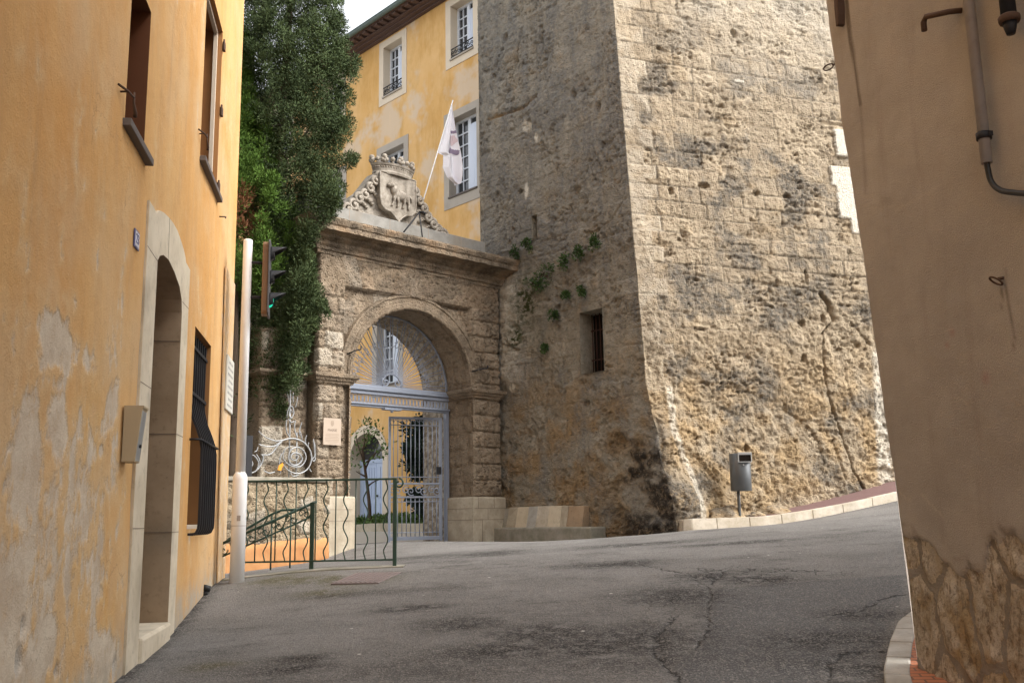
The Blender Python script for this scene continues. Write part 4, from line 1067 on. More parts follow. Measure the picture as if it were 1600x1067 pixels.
for x0, x1, y0, y1 in ((1299, 1345, 264, 290), (1307, 1345, 288, 318), (1310, 1350, 316, 340), (1306, 1350, 208, 243), (1330, 1360, 330, 365)):
    a0 = pB(x0, y1); a1 = pB(x1, y0); pale = np.maximum(pale, isB * 1.8 * ((S > a0[0] + .05 * nz3 + .02) & (S < a1[0]) & (ZZ + .02 * nz2 > a0[1]) & (ZZ + .02 * nz2 < a1[1])))
cp = pale > 1.2; stain = np.where(cp, 0, stain); warm = np.where(cp, 0, warm); DD = np.where(cp, .03 + .004 * nz3, DD)
d_, _ = polydist(S + .03 * nz3, ZZ, [pB(1372, 560), pB(1378, 640), pB(1384, 745)]); pale = np.maximum(pale, isB * .75 * sst(.22, .1, d_))
pale = np.maximum(pale, isB * .35 * sst(8, 10.5, ZZ + nz1) * sst(.8, 2.0, S))
pale = np.maximum(pale, np.clip(bl * 1.1, 0, .6) * sst(-.2, .3, nz3 + .25))
for x, y, rs, rz in ((822, 197, .12, .14), (822, 298, .06, .16), (803, 607, .09, .09), (838, 215, .05, .12), (1155, 127, .12, .04)):
    c = pA(x, y) if x < 1000 else pB(x, y); pale = np.maximum(pale, 1.2 * sst(1.2, .6, np.hypot((S - c[0]) / rs, (ZZ - c[1]) / rz) + .5 * nz3))
mo = [(822, 470, .34, .55, 1.3), (810, 525, .2, .35, 1.2), (845, 440, .3, .3, .8), (838, 520, .25, .5, .5), (800, 770, .1, .4, .3)]
for x, y, rs, rz, am in mo:
    c = pA(x, y); moss = np.maximum(moss, (1 - isB) * am * np.exp(-(((S - c[0]) / rs) ** 2 + ((ZZ - c[1]) / rz) ** 2)) * sst(-.3, .2, nz3 + .15))
PT = PP + NN * DD[..., None]
ca = ua[:-1] * .5 + ua[1:] * .5; cz_ = zt[:-1] * .5 + zt[1:] * .5
CA, CZ = np.meshgrid(ca, cz_, indexing='ij')
hole = ((CA > W_[0]) & (CA < W_[1]) & (CZ > W_[2]) & (CZ < W_[3])) | ((CA > S_[0]) & (CA < S_[1]) & (CZ > S_[2]) & (CZ < S_[3]))
iA = na  # columns of the gate face, then those of the street face
allf = gridfaces(na + nbb, nz, np.ones((na + nbb - 1, nz - 1), bool)).reshape(na + nbb - 1, nz - 1, 4)
tone = np.clip((bid - .5) * np.where(isB > .5, .38, .5) * (1 - .8 * rocky) * (1 - .6 * upper_smooth), -.3, .3) + .10 * nz3
att = {'soot': soot, 'tone': np.clip(tone, -.4, .4), 'stain': stain, 'pale': np.clip(pale, 0, 1), 'warm': warm, 'moss': moss}
grid_object('gate_side_wall', PT, allf[:na - 1][~hole], 'tower_gate', tw, att)
grid_object('street_side_wall', PT, allf[na - 1:].reshape(-1, 4), 'tower_street', tw, att)
def recess(F, q, depth, mat, name, parent):
    mb = MB(); V = [F.w(u, d, z) for d in (.02, -depth) for u, z in rect(*q)]
    mb.add(V, [(0, 1, 5, 4), (1, 2, 6, 5), (2, 3, 7, 6), (3, 0, 4, 7), (4, 5, 6, 7)]); return mb.build(name, mat, parent)
wn = recess(TL, W_, .6, 'tower_gate', 'window', tw)
mb = MB(); mb.fbox(TL, W_[0] + .01, W_[1] - .01, -.40, -.37, W_[2] + .01, W_[3] - .01); mb.build('back', 'dark_void', wn)
for k in range(6):
    u = W_[0] + .05 + k * .1; mb = MB(); mb.tube([TL.w(u, -.30, W_[2]), TL.w(u, -.30, W_[3])], .011, 6); mb.build('bar', 'bar_rust', wn)
mb = MB()
for z in (2.95, 3.52): mb.fbox(TL, W_[0], W_[1], -.305, -.295, z - .012, z + .012)
mb.build('cross_bar', 'bar_rust', wn)
sl_ = recess(TL, S_, .5, 'tower_gate', 'loophole', tw)
mb = MB(); mb.fbox(TL, S_[0] + .005, S_[1] - .005, -.49, -.46, S_[2] + .005, S_[3] - .005); mb.build('back', 'dark_void', sl_)
q0 = TL.w(.75, 0, 0); q1 = CC + TR.g * 9; q2 = q1 - TR.n * 8; q3 = q0 - TL.n * 9
mb = MB()
for a, c in ((q1, q2), (q2, q3), (q3, q0)): mb.add([a + UP * -1, c + UP * -1, c + UP * 13.9, a + UP * 13.9], [(0, 1, 2, 3)])
mb.add([q0 + UP * 13.85, Cz[-1] * [1, 1, 0] + UP * 13.85, q1 + UP * 13.85, q2 + UP * 13.85, q3 + UP * 13.85], [(0, 1, 2, 3, 4)])
mb.build('rear_wall', 'tower_gate', tw)
# loose boulders at the foot of the street face
for x, y, r, lab in ((1120, 785, .34, 'rounded tan boulder at the tower foot left of the litter bin'), (1166, 775, .20, 'small tan boulder at the tower foot just right of the bin post'), (1200, 785, .24, 'pale low boulder at the tower foot between the bin and the uphill pavement')):
    u, _ = TR.px(x, y, .12); base = TR.w(u, .31, 0); base[2] = float(ground(*TR.w(u, .6, 0)[:2])) + .08
    mb = MB(); mb.ball((0, 0, 0), 1, 56); V = np.array(mb.v); V = V * (1 + .30 * fbm(V * 1.4 + x, 4)[:, None] + .28 * (turb(V * 2.6 + x, 5, .6)[:, None] - .25)); V[:, 2] = V[:, 2] * .75 + .12; V[:, :2] *= [1.35, .8]
    mb.v = (V * r + base).tolist(); vv = fbm(V * 2 + 4, 4); mb.at = {'warm': np.clip(.5 + vv, 0, 1), 'stain': sst(.0, .4, fbm(V * 1.5 + 9 + x, 4)) * .8}
    tag(mb.build('boulder', 'tower_street', None, loc=base), lab, 'boulder', 'boulders at the tower foot')
#@@PART3
# ------------------------------------------------------------------ stone gateway
SL, SR, AC, AR, ZS = -.74, 3.58, 1.40, 1.42, 2.50
gw = thing('stone_gateway', GT.w(1.4, -.4, -.42), 'rusticated brown stone gateway with round arch and heavy cornice between the cypress and the tower', 'gateway')
op = arch(AC - AR, AC + AR, -.8, ZS, AR, 24)
mb = MB(); wall(mb, GT, [(SL + .03, -.8), (SR - .03, -.8), (SR - .03, 5.2), (SL + .03, 5.2)], [op], -.12)
wall(mb, GT, [(SL + .03, -.8), (SR - .03, -.8), (SR - .03, 5.2), (SL + .03, 5.2)], [op], -1.55)
for s in (SL + .03, SR - .03): mb.add([GT.w(s, -.12, -.8), GT.w(s, -1.55, -.8), GT.w(s, -1.55, 5.2), GT.w(s, -.12, 5.2)], [(0, 1, 2, 3)])
mb.add([GT.w(SL + .03, -.12, 5.2), GT.w(SR - .03, -.12, 5.2), GT.w(SR - .03, -1.55, 5.2), GT.w(SL + .03, -1.55, 5.2)], [(0, 1, 2, 3)])
mb.build('core', 'gate_stone', gw)
# rusticated front skin
ug = lines(np.arange(SL, SR + .01, .0215), [SL, -.02, 2.82, SR], .011); zg = np.arange(-.62, 4.78, .0215)
U, Zg = np.meshgrid(ug, zg, indexing='ij'); sh = U.shape
p3 = GT.wa(U, 0, Zg).reshape(-1, 3)
n1 = fbm(p3 * 1.2, 4).reshape(sh); n2 = fbm(p3 * 4, 4).reshape(sh); n3 = fbm(p3 * 11, 4, .6).reshape(sh)
pil = (U < -.19) | (U > 2.80)
frz = Zg > 4.165 + .01 * n2
rh_ = .318
zz = Zg - .44 + .018 * n2; row = np.floor(zz / rh_); zr = zz - row * rh_
lw = np.where(pil, .31 + .1 * hsh(row, 3), .55 + .2 * hsh(row, 4)); xx = U + hsh(row, 2) * lw + .01 * n3; ck_ = np.floor(xx / lw); xr = xx - ck_ * lw
dj = np.minimum(np.minimum(zr, rh_ - zr), np.minimum(xr, lw - xr) + np.where(pil, .004, .01))
bid = hsh(row, ck_, 6)
fv = U + (Zg - 4.16) * (U - 1.4) * -.22; fk = np.floor(fv / .27 + .3); fr = fv / .27 + .3 - fk; fb = hsh(fk, 3, 2); dfz = np.minimum(fr, 1 - fr) * .27
dj = np.where(frz, np.where(Zg < 4.62, dfz, 1), dj); bid = np.where(frz, fb, bid)
f1, f2, cid = cells(U * 9 + n3 * .5, Zg * 11 + n2 * .4); g1, g2, gid = cells(U * 22 + n3 * .5, Zg * 26 + n2)
jn = np.where(frz, .7, np.where(pil, 1.0, .35 * sst(-.2, .3, n1 + .3)))
jw = np.where(frz, .013, np.where(pil, .022, .012))
DD = .014 * n1 + .016 * n2 + .010 * n3 + (bid - .5) * .022 * np.where(pil | frz, 1, .4)
bul = np.where(pil & ~frz, .009 * sst(0, .085, dj), 0)
DD += bul - jn * np.where(frz, .02, .036) * sst(jw, jw * .35, dj + .006 * n3)
DD -= .034 * sst(.34, .1, f1) * (cid > .52) + .016 * sst(.34, .1, g1) * (gid > .45)
rec = (~pil) & (~frz)
DD = np.where(rec, DD * .7 - .085, DD)
DD += np.where(frz, .01, 0)
bd = np.minimum(U - SL, SR - U); DD = np.where(bd < .005, -.13, DD)
rr = np.hypot(U - AC, Zg - ZS)
inside = ((U > AC - AR - .001) & (U < AC + AR + .001) & (Zg < ZS)) | ((Zg >= ZS) & (rr < AR + .03))
keep = ~(inside[:-1, :-1] & inside[1:, 1:] & inside[1:, :-1] & inside[:-1, 1:])
stain = np.clip(sst(.05, .5, n1 * .7 + n2 * .4 + .35 * sst(2.6, 4.0, Zg) * (~pil) + .25 * (bid - .4)), 0, 1) * .8
stain = np.maximum(stain, .8 * np.exp(-((Zg - 4.12) / .05) ** 2) * rec)  # darker band just under the frieze ledge
warm = np.where(frz, (hsh(fk, 1, 9) > .72) * .15 + .05, .35 * sst(.1, .6, n2 + .5 * (bid - .5)))
warm = np.maximum(warm, .9 * np.exp(-(((U - .95) / .12) ** 2 + ((Zg - 4.4) / .2) ** 2)) * sst(-.3, .2, n3))
pale = .45 * sst(.55, .95, bid) * sst(1.6, .2, U)
grid_object('front', GT.wa(U, DD, Zg), gridfaces(len(ug), len(zg), keep), 'gate_stone', gw, {'stain': stain, 'warm': warm, 'pale': pale, 'tone': (bid - .5) * .5})
# jambs and the underside of the arch
per = np.concatenate([np.arange(0, ZS + .8, .03), ZS + .8 + np.arange(.0, math.pi * AR, .03), ZS + .8 + math.pi * AR + np.arange(0, ZS + .81, .03)])
dd_ = np.concatenate([[.02], np.arange(-.0, -1.56, -.03)])
T, Dg = np.meshgrid(per, dd_, indexing='ij')
H1 = ZS + .8; th = np.clip((T - H1) / AR, 0, math.pi)
s_ = np.where(T < H1, AC - AR, np.where(T > H1 + math.pi * AR, AC + AR, AC - AR * np.cos(th)))
z_ = np.where(T < H1, T - .8, np.where(T > H1 + math.pi * AR, ZS - (T - H1 - math.pi * AR), ZS + AR * np.sin(th)))
nu_ = np.cos(th); nz_ = -np.sin(th); nz_ = np.where((th <= 0) | (th >= math.pi), 0, nz_)
p3 = GT.wa(s_, Dg, z_).reshape(-1, 3); sh = T.shape
n2 = fbm(p3 * 4 + 5, 4).reshape(sh); n3 = fbm(p3 * 11 + 5, 4, .6).reshape(sh)
tr = (T + .02 * n2) / .33; rk = np.floor(tr); fr_ = (tr - rk) * .33; lk = (Dg + hsh(rk, 4) * .5) / .42; lf = lk - np.floor(lk)
dj = np.minimum(np.minimum(fr_, .33 - fr_), np.minimum(lf, 1 - lf) * .42); bid = hsh(rk, np.floor(lk), 3)
f1, f2, cid = cells(T * 8 + n3 * .5, Dg * 8 + n2)
dis = -.012 + .016 * n2 + .01 * n3 + (bid - .5) * .02 - .028 * sst(.02, .006, dj) - .03 * sst(.34, .1, f1) * (cid > .6)
dis = np.where(Dg > .01, -.06, dis) * np.where(Dg < -.75, .5, 1)
rough = Dg < -.8
s_ = s_ + nu_ * dis; z_ = z_ + nz_ * dis
grid_object('arch_reveal', GT.wa(s_, np.minimum(Dg, 0), z_), gridfaces(len(per), len(dd_)), 'gate_stone', gw, {'stain': .5 * sst(0, .5, n2) + .3 * rough, 'pale': .5 * rough * sst(-.2, .3, n3), 'warm': .2 * sst(.1, .6, n2)})
# archivolt ring
mb = MB(); V = []; pr = [(AR - .012, -.12), (AR - .012, -.015), (AR + .09, -.005), (AR + .105, -.03), (AR + .20, -.02), (AR + .215, .0), (AR + .255, .0), (AR + .27, -.09)]
n_ = 120
for k in range(n_ + 1):
    a = math.pi * k / n_
    for r, d in pr: V.append(GT.w(AC - r * math.cos(a), d, ZS + .04 + r * math.sin(a)))
V = np.array(V); V = V + fbm(V * 6, 4)[:, None] * .010 * GT.n + fbm(V * 7 + 3, 3)[:, None] * .007 * UP
m_ = len(pr); mb.add(V, [(i * m_ + k, i * m_ + k + 1, (i + 1) * m_ + k + 1, (i + 1) * m_ + k) for i in range(n_) for k in range(m_ - 1)])
vn = fbm(V * 3, 4); mb.at = {'stain': sst(-.2, .4, vn) * .7}; mb.build('archivolt', 'gate_stone', gw)
def gpart(name, plan, prof, amp, step=.06, mat='gate_stone', st=.5):
    mb = MB(); sweep(mb, GT, plan, prof, step, amp); vn = fbm(np.array(mb.v) * 3.1, 4)
    mb.at = {'stain': sst(-.3, .4, vn) * st, 'warm': sst(.1, .6, -vn) * .5}; return mb.build(name, mat, gw)
imp = [(-.05, 2.36), (.015, 2.38), (.02, 2.41), (.05, 2.43), (.06, 2.46), (.095, 2.49), (.10, 2.545), (.06, 2.56), (-.05, 2.565)]
gpart('impost', [(SL, -.4), (SL, 0), (AC - AR, 0), (AC - AR, -.72)], imp, .012)
gpart('impost', [(AC + AR, -.72), (AC + AR, 0), (SR, 0), (SR, -.4)], imp, .012)
pl_ = [(-.1, -.8), (.05, -.8), (.055, .405), (.045, .43), (-.03, .44), (-.1, .44)]
for plan in ([(SL, -.4), (SL, 0), (AC - AR, 0), (AC - AR, -.74)], [(AC + AR, -.74), (AC + AR, 0), (SR, 0), (SR + .0, -.4)]):
    mb = MB(); sweep(mb, GT, plan, pl_, .05, .006); mb.build('plinth', 'pale_stone', gw)
mb = MB()
for z in (.0, .215): mb.fbox(GT, AC + AR - .02, SR + .06, .0, .0585, z - .003, z + .003); mb.box(GT.w(AC + AR - .054, -.35, z), (.0035, .36, .003), np.array([GT.g, GT.n, UP]))
for s, za, zb in ((3.15, .0, .215), (3.32, .218, .43), (3.0, -.5, .0), (2.9, .218, .43)): mb.fbox(GT, s - .003, s + .003, .0, .0585, za, zb)
for z in (.02, .21): mb.fbox(GT, SL - .05, AC - AR, .0, .0585, z - .003, z + .003)
mb.build('mortar_joint', 'engraved', gw)
cor = [(-.1, 4.66), (.015, 4.68), (.02, 4.73), (.055, 4.75), (.06, 4.80), (.10, 4.84), (.105, 4.90), (.19, 4.94), (.205, 4.985), (.235, 4.99), (.40, 5.015), (.405, 5.10), (.43, 5.12), (.465, 5.19), (.465, 5.225), (.30, 5.275), (-.5, 5.33)]
gpart('cornice', [(SL - .05, -.9), (SL - .05, .0), (SR + .02, .0), (SR + .02, -.5)], cor, .02, .05, st=.95)
mb = MB(); mb.fbox(GT, SL - .2, 3.42, -1.35, -.22, 5.24, 5.70); mb.build('parapet', 'parapet_stone', gw, .015)
mb = MB()
for s in (.02, .95, 1.9, 2.75): mb.fbox(GT, s - .004, s + .004, -.3, -.2175, 5.3, 5.695)
mb.build('mortar_joint', 'engraved_soft', gw)
# carved coat of arms on top
CD = -.60
sil = [(.02, 5.69), (.03, 5.80), (.16, 5.90), (.30, 6.02), (.42, 6.18), (.55, 6.28), (.68, 6.45), (.80, 6.62), (.90, 6.74), (1.82, 6.76), (1.93, 6.62), (2.02, 6.46), (2.14, 6.32), (2.24, 6.16), (2.38, 6.04), (2.52, 5.93), (2.66, 5.86), (2.70, 5.69)]
mb = MB(); mb.prism(GT, sil, CD - .32, CD - .05)
V = []
ugr = np.linspace(.02, 2.70, 110); zgr = np.linspace(5.69, 6.76, 46); Ugr, Zgr = np.meshgrid(ugr, zgr, indexing='ij')
ins = inpoly(Ugr, Zgr, sil)
nn_ = fbm(np.stack([Ugr.ravel() * 14, Zgr.ravel() * 14, 0 * Ugr.ravel()], 1), 3).reshape(Ugr.shape)
crest = mb.build('coat_of_arms', 'crest_stone', gw, .01)
grid_object('background', GT.wa(Ugr, CD - .045 + .022 * nn_, Zgr), gridfaces(110, 46, ins[:-1, :-1] & ins[1:, 1:] & ins[1:, :-1] & ins[:-1, 1:]), 'crest_stone', crest)
mb = MB()
for side in (-1, 1):
    pts = [(u, z) for u, z in sil[1:9]] if side < 0 else [(u, z) for u, z in sil[9:17]][::-1]
    for i, (u, z) in enumerate(pts):
        r = .13 - .006 * i
        cx, czz = u - side * .07, z - .08
        sp = spiral((cx, czz), .015, r, 0 if side > 0 else math.pi, (2.6 * math.pi) * side + (0 if side > 0 else math.pi), 20)
        mb.tube([GT.w(a, CD + .0 + .05 * (1 - k / 20), c) for k, (a, c) in enumerate(sp)], [.03 + .012 * k / 20 for k in range(21)], 7)
        eball(mb, GT, cx, CD + .02, czz, .035, .06, .035, 8)
        for q in range(3): eball(mb, GT, u - side * (.16 + .05 * q), CD - .02, z - .14 - .035 * q, .05, .05, .028, 7)
mb.build('scroll_leaves', 'crest_stone', crest)
shp = [(.92, 6.74), (1.35, 6.76), (1.79, 6.74), (1.80, 6.20), (1.77, 6.06), (1.68, 5.98), (1.56, 5.97), (1.46, 5.90), (1.37, 5.79), (1.27, 5.90), (1.17, 5.97), (1.04, 5.99), (.95, 6.07), (.92, 6.22)]
mb = MB(); mb.prism(GT, shp, CD - .04, CD + .10); shd = mb.build('shield', 'crest_stone', crest, .025)
mb = MB(); q = [GT.w(u, CD + .10, z) for u, z in shp]; mb.tube(q + [q[0]], .02, 6); mb.build('rim', 'crest_stone', shd)
mb = MB(); D0 = CD + .11
eball(mb, GT, 1.40, D0, 6.33, .20, .075, .105); eball(mb, GT, 1.53, D0, 6.31, .10, .07, .10); eball(mb, GT, 1.24, D0 + .01, 6.42, .085, .065, .10); eball(mb, GT, 1.17, D0 + .03, 6.50, .075, .055, .055); eball(mb, GT, 1.10, D0 + .03, 6.485, .045, .04, .035)
eball(mb, GT, 1.21, D0 + .05, 6.54, .035, .02, .02)
for u0, u1 in ((1.25, 1.20), (1.32, 1.34), (1.49, 1.47), (1.57, 1.61)):
    mb.tube([GT.w(u0, D0 + .02, 6.28), GT.w((u0 + u1) / 2 + .01, D0 + .025, 6.19), GT.w(u1, D0 + .015, 6.10), GT.w(u1 - .03, D0 + .015, 6.09)], [.04, .026, .02, .02], 7)
for k in range(26):
    a = random.uniform(0, 6.28); rr_ = random.uniform(.2, .95); eball(mb, GT, 1.41 + .2 * rr_ * math.cos(a), D0 + .055 * (1 - rr_ * .6), 6.335 + .1 * rr_ * math.sin(a), .03, .025, .026, 6)
mb.tube([GT.w(1.62, D0, 6.36), GT.w(1.68, D0, 6.33), GT.w(1.67, D0, 6.25)], [.025, .025, .015], 6)
mb.build('lamb_relief', 'crest_stone', shd)
mb = MB(); cx = 1.35
for k in range(60):
    pass
def crow(a, rr, z): return GT.w(cx + rr * math.cos(a), CD - .12 + rr * .62 * math.sin(a), z)
ang = np.linspace(0, math.pi, 41)
prf = [(.46, 6.72), (.48, 6.76), (.46, 6.79), (.475, 6.84), (.47, 6.88), (.50, 6.90), (.52, 6.94), (.47, 6.95), (.3, 6.93)]
V = [crow(a, r, z) for a in ang for r, z in prf]; m_ = len(prf)
mb.add(V, [(i * m_ + k, i * m_ + k + 1, (i + 1) * m_ + k + 1, (i + 1) * m_ + k) for i in range(40) for k in range(m_ - 1)])
for a in np.linspace(.05, math.pi - .05, 26): p = crow(a, .475, 6.865); mb.ball(p, .02, 6)
for i, a in enumerate(np.linspace(.08, math.pi - .08, 9)):
    p = crow(a, .49, 6.93)
    if i % 2 == 0:
        for da, dz, r in ((-.09, .05, .05), (.09, .05, .05), (0, .11, .06), (0, .03, .05)): mb.ball(crow(a + da, .50, 6.95 + dz), r, 7)
    else:
        mb.tube([p, p + UP * .06], .022, 6); mb.ball(p + UP * .09, .052, 8)
mb.build('crown', 'crest_stone', crest)
# wing wall left of the gateway
ww = thing('wing_wall', GT.w(-1.2, -.4, -.5), 'narrow stone wall section with a string course left of the gateway behind the iron scrolls', 'wall')
def rubble(name, F, u0, u1, z0, z1, dfront, dback, mat, parent, kind, step=.022, att=None):
    uu = np.arange(u0, u1 + .001, step); zz_ = np.arange(z0, z1 + .001, step); U, Zg = np.meshgrid(uu, zz_, indexing='ij'); sh = U.shape
    p3 = F.wa(U, 0, Zg).reshape(-1, 3); n1 = fbm(p3 * 1.5 + 7, 4).reshape(sh); n2 = fbm(p3 * 5, 4).reshape(sh); n3 = fbm(p3 * 13, 3, .6).reshape(sh)
    if kind == 'courses':
        zz2 = Zg + .02 * n2; row = np.floor(zz2 / .32); zr = zz2 - row * .32; lw = .4 + .2 * hsh(row, 3); xx = U + hsh(row) * lw; k = np.floor(xx / lw); xr = xx - k * lw
        e = np.minimum(np.minimum(zr, .32 - zr), np.minimum(xr, lw - xr)) / .12; cid = hsh(row, k, 4)
    else:
        f1, f2, cid = cells(U * 3.4 + n2 * .2, Zg * 4.6 + n1 * .2); e = (f2 - f1) / .28
    g1, g2, gid = cells(U * 12 + n3 * .4, Zg * 13 + n2)
    D = dfront + .02 * n1 + .014 * n2 + .008 * n3 - .035 * sst(.35, .05, e) + (cid - .5) * .03 - .025 * sst(.34, .1, g1) * (gid > .55)
    b_ = (U < u0 + step * .5) | (U > u1 - step * 1.5) | (Zg > z1 - step * 1.5)
    D = np.where(b_, dfront - .08, D)
    A = {'stain': sst(-.05, .5, n1 + .4 * (cid - .5)) * .8, 'warm': 0 * U, 'pale': .5 * sst(.6, .9, cid), 'moss': 0 * U}
    if att: att(A, U, Zg, n1, n2, n3)
    r = grid_object(name, F.wa(U, D, Zg), gridfaces(len(uu), len(zz_)), mat, parent, A)
    mb = MB(); mb.fbox(F, u0, u1, dback, dfront - .06, z0, z1); mb.build('core', mat, r); return r
rubble('front', GT, -1.66, SL - .01, -.6, 3.3, -.25, -.75, 'gate_stone', ww, 'courses')
mb = MB(); sweep(mb, GT, [(-1.66, -.6), (-1.66, -.25), (SL, -.25)], [(-.02, 2.42), (.04, 2.45), (.09, 2.50), (.09, 2.55), (-.02, 2.57)], .06, .012); mb.build('string_course', 'gate_stone', ww)
# low rubble wall with an orange plastered foot
lo = thing('low_wall', GT.w(-2.2, -.05, -.7), 'low rubble wall with an orange plastered foot and stone coping behind the green railing', 'wall')
def latt(A, U, Z, n1, n2, n3):
    A['foot'] = sst(-.26, -.30, Z + .05 * n1 + .02 * n2 - .03 * np.clip(U + 2, -1, 2))
b = NB('low_wall_mix', .9, .12)
lowb = M['rubble']
rubble('front', GT, -5.0, -.50, -1.5, .68, .13, -.25, 'rubble', lo, 'rubble', att=latt)
mb = MB(); uu = np.linspace(-5.0, -.46, 90); zz_ = np.linspace(-1.5, -.29, 20); V = []
pu, pd_ = [], []
U, Zg = np.meshgrid(uu, zz_, indexing='ij'); nA = fbm(GT.wa(U, 0, Zg).reshape(-1, 3) * 3, 4).reshape(U.shape)
Zt = Zg + (.05 * nA + .02 * (U + 2)) * (Zg > -.32)
D_ = .185 + .02 * nA - .07 * (Zg > -.30)
rnd = sst(-.62, -.46, U); D_ = D_ - .25 * rnd ** 2
grid_object('orange_foot', GT.wa(U, D_, Zt), gridfaces(90, 20), 'orange_plaster', lo)
mb = MB(); mb.fbox(GT, -5.0, -.56, -.28, .15, .665, .735); mb.build('coping', 'concrete', lo, .015)
# wrought iron scrolls standing on the low wall
SD = -.03
sw = thing('iron_scrollwork', GT.w(-1.6, SD, .73), 'silver grey wrought iron grille of spirals and leaf scrolls on the low wall', 'ironwork')
z7 = lambda pts: [GT.px(380 + a / 7.62, 620 + b_ / 7.62, SD) for a, b_ in pts]
def scroll(pts, r, name='scroll', dd=0.0, taper=True):
    q = smooth(z7(pts)); n = len(q); mb = MB()
    mb.tube([GT.w(a, SD + dd, c) for a, c in q], [r * (1 - .6 * abs(2 * k / n - 1) ** 3 * (1 if taper else 0)) for k in range(n)], 7)
    return mb.build(name, 'silver_iron', sw)
scroll([(615, 710), (640, 690), (655, 720), (620, 755), (570, 735), (575, 690), (620, 665), (680, 690), (700, 750), (640, 810), (560, 790), (540, 700), (580, 620), (660, 600), (730, 660), (745, 740), (690, 820), (600, 830), (520, 790), (475, 720), (500, 620), (600, 580)], .013, 'spiral')
scroll([(180, 405), (260, 475), (370, 520), (450, 520), (560, 495), (660, 510), (740, 560), (800, 650), (812, 750), (770, 850), (690, 905), (600, 905), (520, 860), (478, 800)], .014)
scroll([(180, 562), (280, 590), (370, 585), (430, 545), (490, 510)], .012); scroll([(210, 685), (290, 690), (350, 660), (410, 580), (460, 535)], .012)
scroll([(70, 915), (150, 880), (215, 800), (240, 720), (215, 685)], .013); scroll([(150, 875), (185, 800), (150, 720), (95, 680)], .011); scroll([(205, 800), (190, 740), (155, 680)], .01); scroll([(130, 655), (160, 640), (175, 595)], .009)
scroll([(80, 760), (105, 770), (110, 810), (85, 840)], .012); scroll([(240, 875), (310, 905), (380, 890)], .010); scroll([(440, 920), (445, 870), (430, 820), (440, 720), (470, 660)], .010)
scroll([(560, 490), (520, 420), (510, 330), (520, 270)], .012); scroll([(650, 500), (620, 420), (610, 340), (625, 280)], .011); scroll([(700, 530), (690, 440), (660, 390)], .009); scroll([(680, 480), (670, 400), (700, 300)], .010); scroll([(750, 580), (740, 510), (755, 455)], .009); scroll([(770, 600), (780, 540)], .008)
scroll([(820, 740), (850, 700), (845, 600), (835, 500)], .014); scroll([(800, 680), (830, 760), (855, 740), (860, 600), (830, 520)], .012); scroll([(790, 850), (800, 880), (815, 885)], .009); scroll([(560, 900), (590, 940), (660, 930)], .009)
scroll([(520, 250), (530, 170), (560, 110), (590, 130), (600, 200), (570, 250), (545, 210), (565, 150), (585, 190)], .011); scroll([(545, 70), (535, 0), (520, -60)], .010); scroll([(600, 70), (590, 0), (600, -50)], .010); scroll([(620, 130), (640, 60), (650, 0)], .009); scroll([(530, 260), (570, 300), (610, 290)], .010)
mb = MB(); q = z7([(555, 940), (560, 480)]); mb.tube([GT.w(q[0][0], SD - .03, .70), GT.w(q[1][0], SD - .03, 2.2)], .014, 6); q = z7([(640, 940)]); mb.tube([GT.w(q[0][0], SD - .03, .70), GT.w(q[0][0], SD - .03, 1.5)], .012, 6); mb.build('stay', 'silver_iron', sw)
mb = MB(); q = z7([(25, 460), (85, 930)]); mb.fbox(GT, q[0][0], q[1][0], SD - .02, SD + .05, .72, q[0][1]); mb.build('post', 'black_metal', sw)
mb = MB(); mb.prism(GT, z7([(400, 870), (415, 815), (460, 785), (470, 815), (450, 845), (440, 880)]), SD + .02, SD + .03); mb.build('orange_leaf', 'orange_tag', sw)
# plaque, hooks and bracket on the gateway
pq = thing('wall_plaque', GT.w(-.47, .05, 1.31), 'rectangular pinkish stone plaque with an engraved crest and word on the left gate pier', 'plaque')
mb = MB(); mb.fbox(GT, -.645, -.285, .045, .068, 1.30, 1.76); mb.build('plate', 'plaque', pq, .004)
text('lettering', 'MAIRIE', GT, -.465, .0685, 1.555, .062, 'engraved', pq)
mb = MB(); mb.prism(GT, [(-.495, 1.70), (-.435, 1.70), (-.435, 1.65), (-.465, 1.62), (-.495, 1.65)], .068, .070); mb.fbox(GT, -.49, -.44, .068, .070, 1.705, 1.72); mb.build('emblem', 'engraved_soft', pq)
mb = MB()
for z, a in ((1.49, .13), (1.47, .14), (1.445, .12), (1.42, .14), (1.39, .14), (1.365, .13), (1.34, .09)): mb.fbox(GT, -.465 - a, -.465 + a, .068, .0692, z - .004, z + .004)
mb.build('text_rows', 'engraved_soft', pq)
for (u0, za), (u1, zb), lab in (((-.12, 2.93), (.08, 3.03), 'iron hook at the left springing of the gateway arch'), ((2.80, 2.88), (3.14, 2.98), 'iron hook on the right pier of the gateway')):
    hk = thing('iron_hook', GT.w(u0, 0, za), lab, 'hook', 'iron hooks on the gateway')
    mb = MB(); mb.tube([GT.w(u0, -.02, za), GT.w((u0 + u1) / 2, .08, (za + zb) / 2 + .01), GT.w(u1, .11, zb - .01), GT.w(u1 + .005, .11, zb + .05)], .013, 7); mb.build('bar', 'black_metal', hk)
bk = thing('lamp_bracket', GT.w(1.3, .2, 5.28), 'thin black iron tripod bracket on the cornice in front of the coat of arms', 'bracket')
pk = GT.px(655, 332, .1); pa = GT.px(631, 361, .3); pb_ = GT.px(660, 369, .3)
mb = MB(); mb.tube([GT.w(pa[0], .3, pa[1] - .02), GT.w(pk[0], .1, pk[1])], .014, 6); mb.tube([GT.w(pb_[0], .3, pb_[1] - .02), GT.w(pk[0], .1, pk[1])], .014, 6); mb.tube([GT.w(pk[0], -.2, 5.66), GT.w(pk[0], .1, pk[1])], .012, 6); mb.build('legs', 'black_metal', bk)
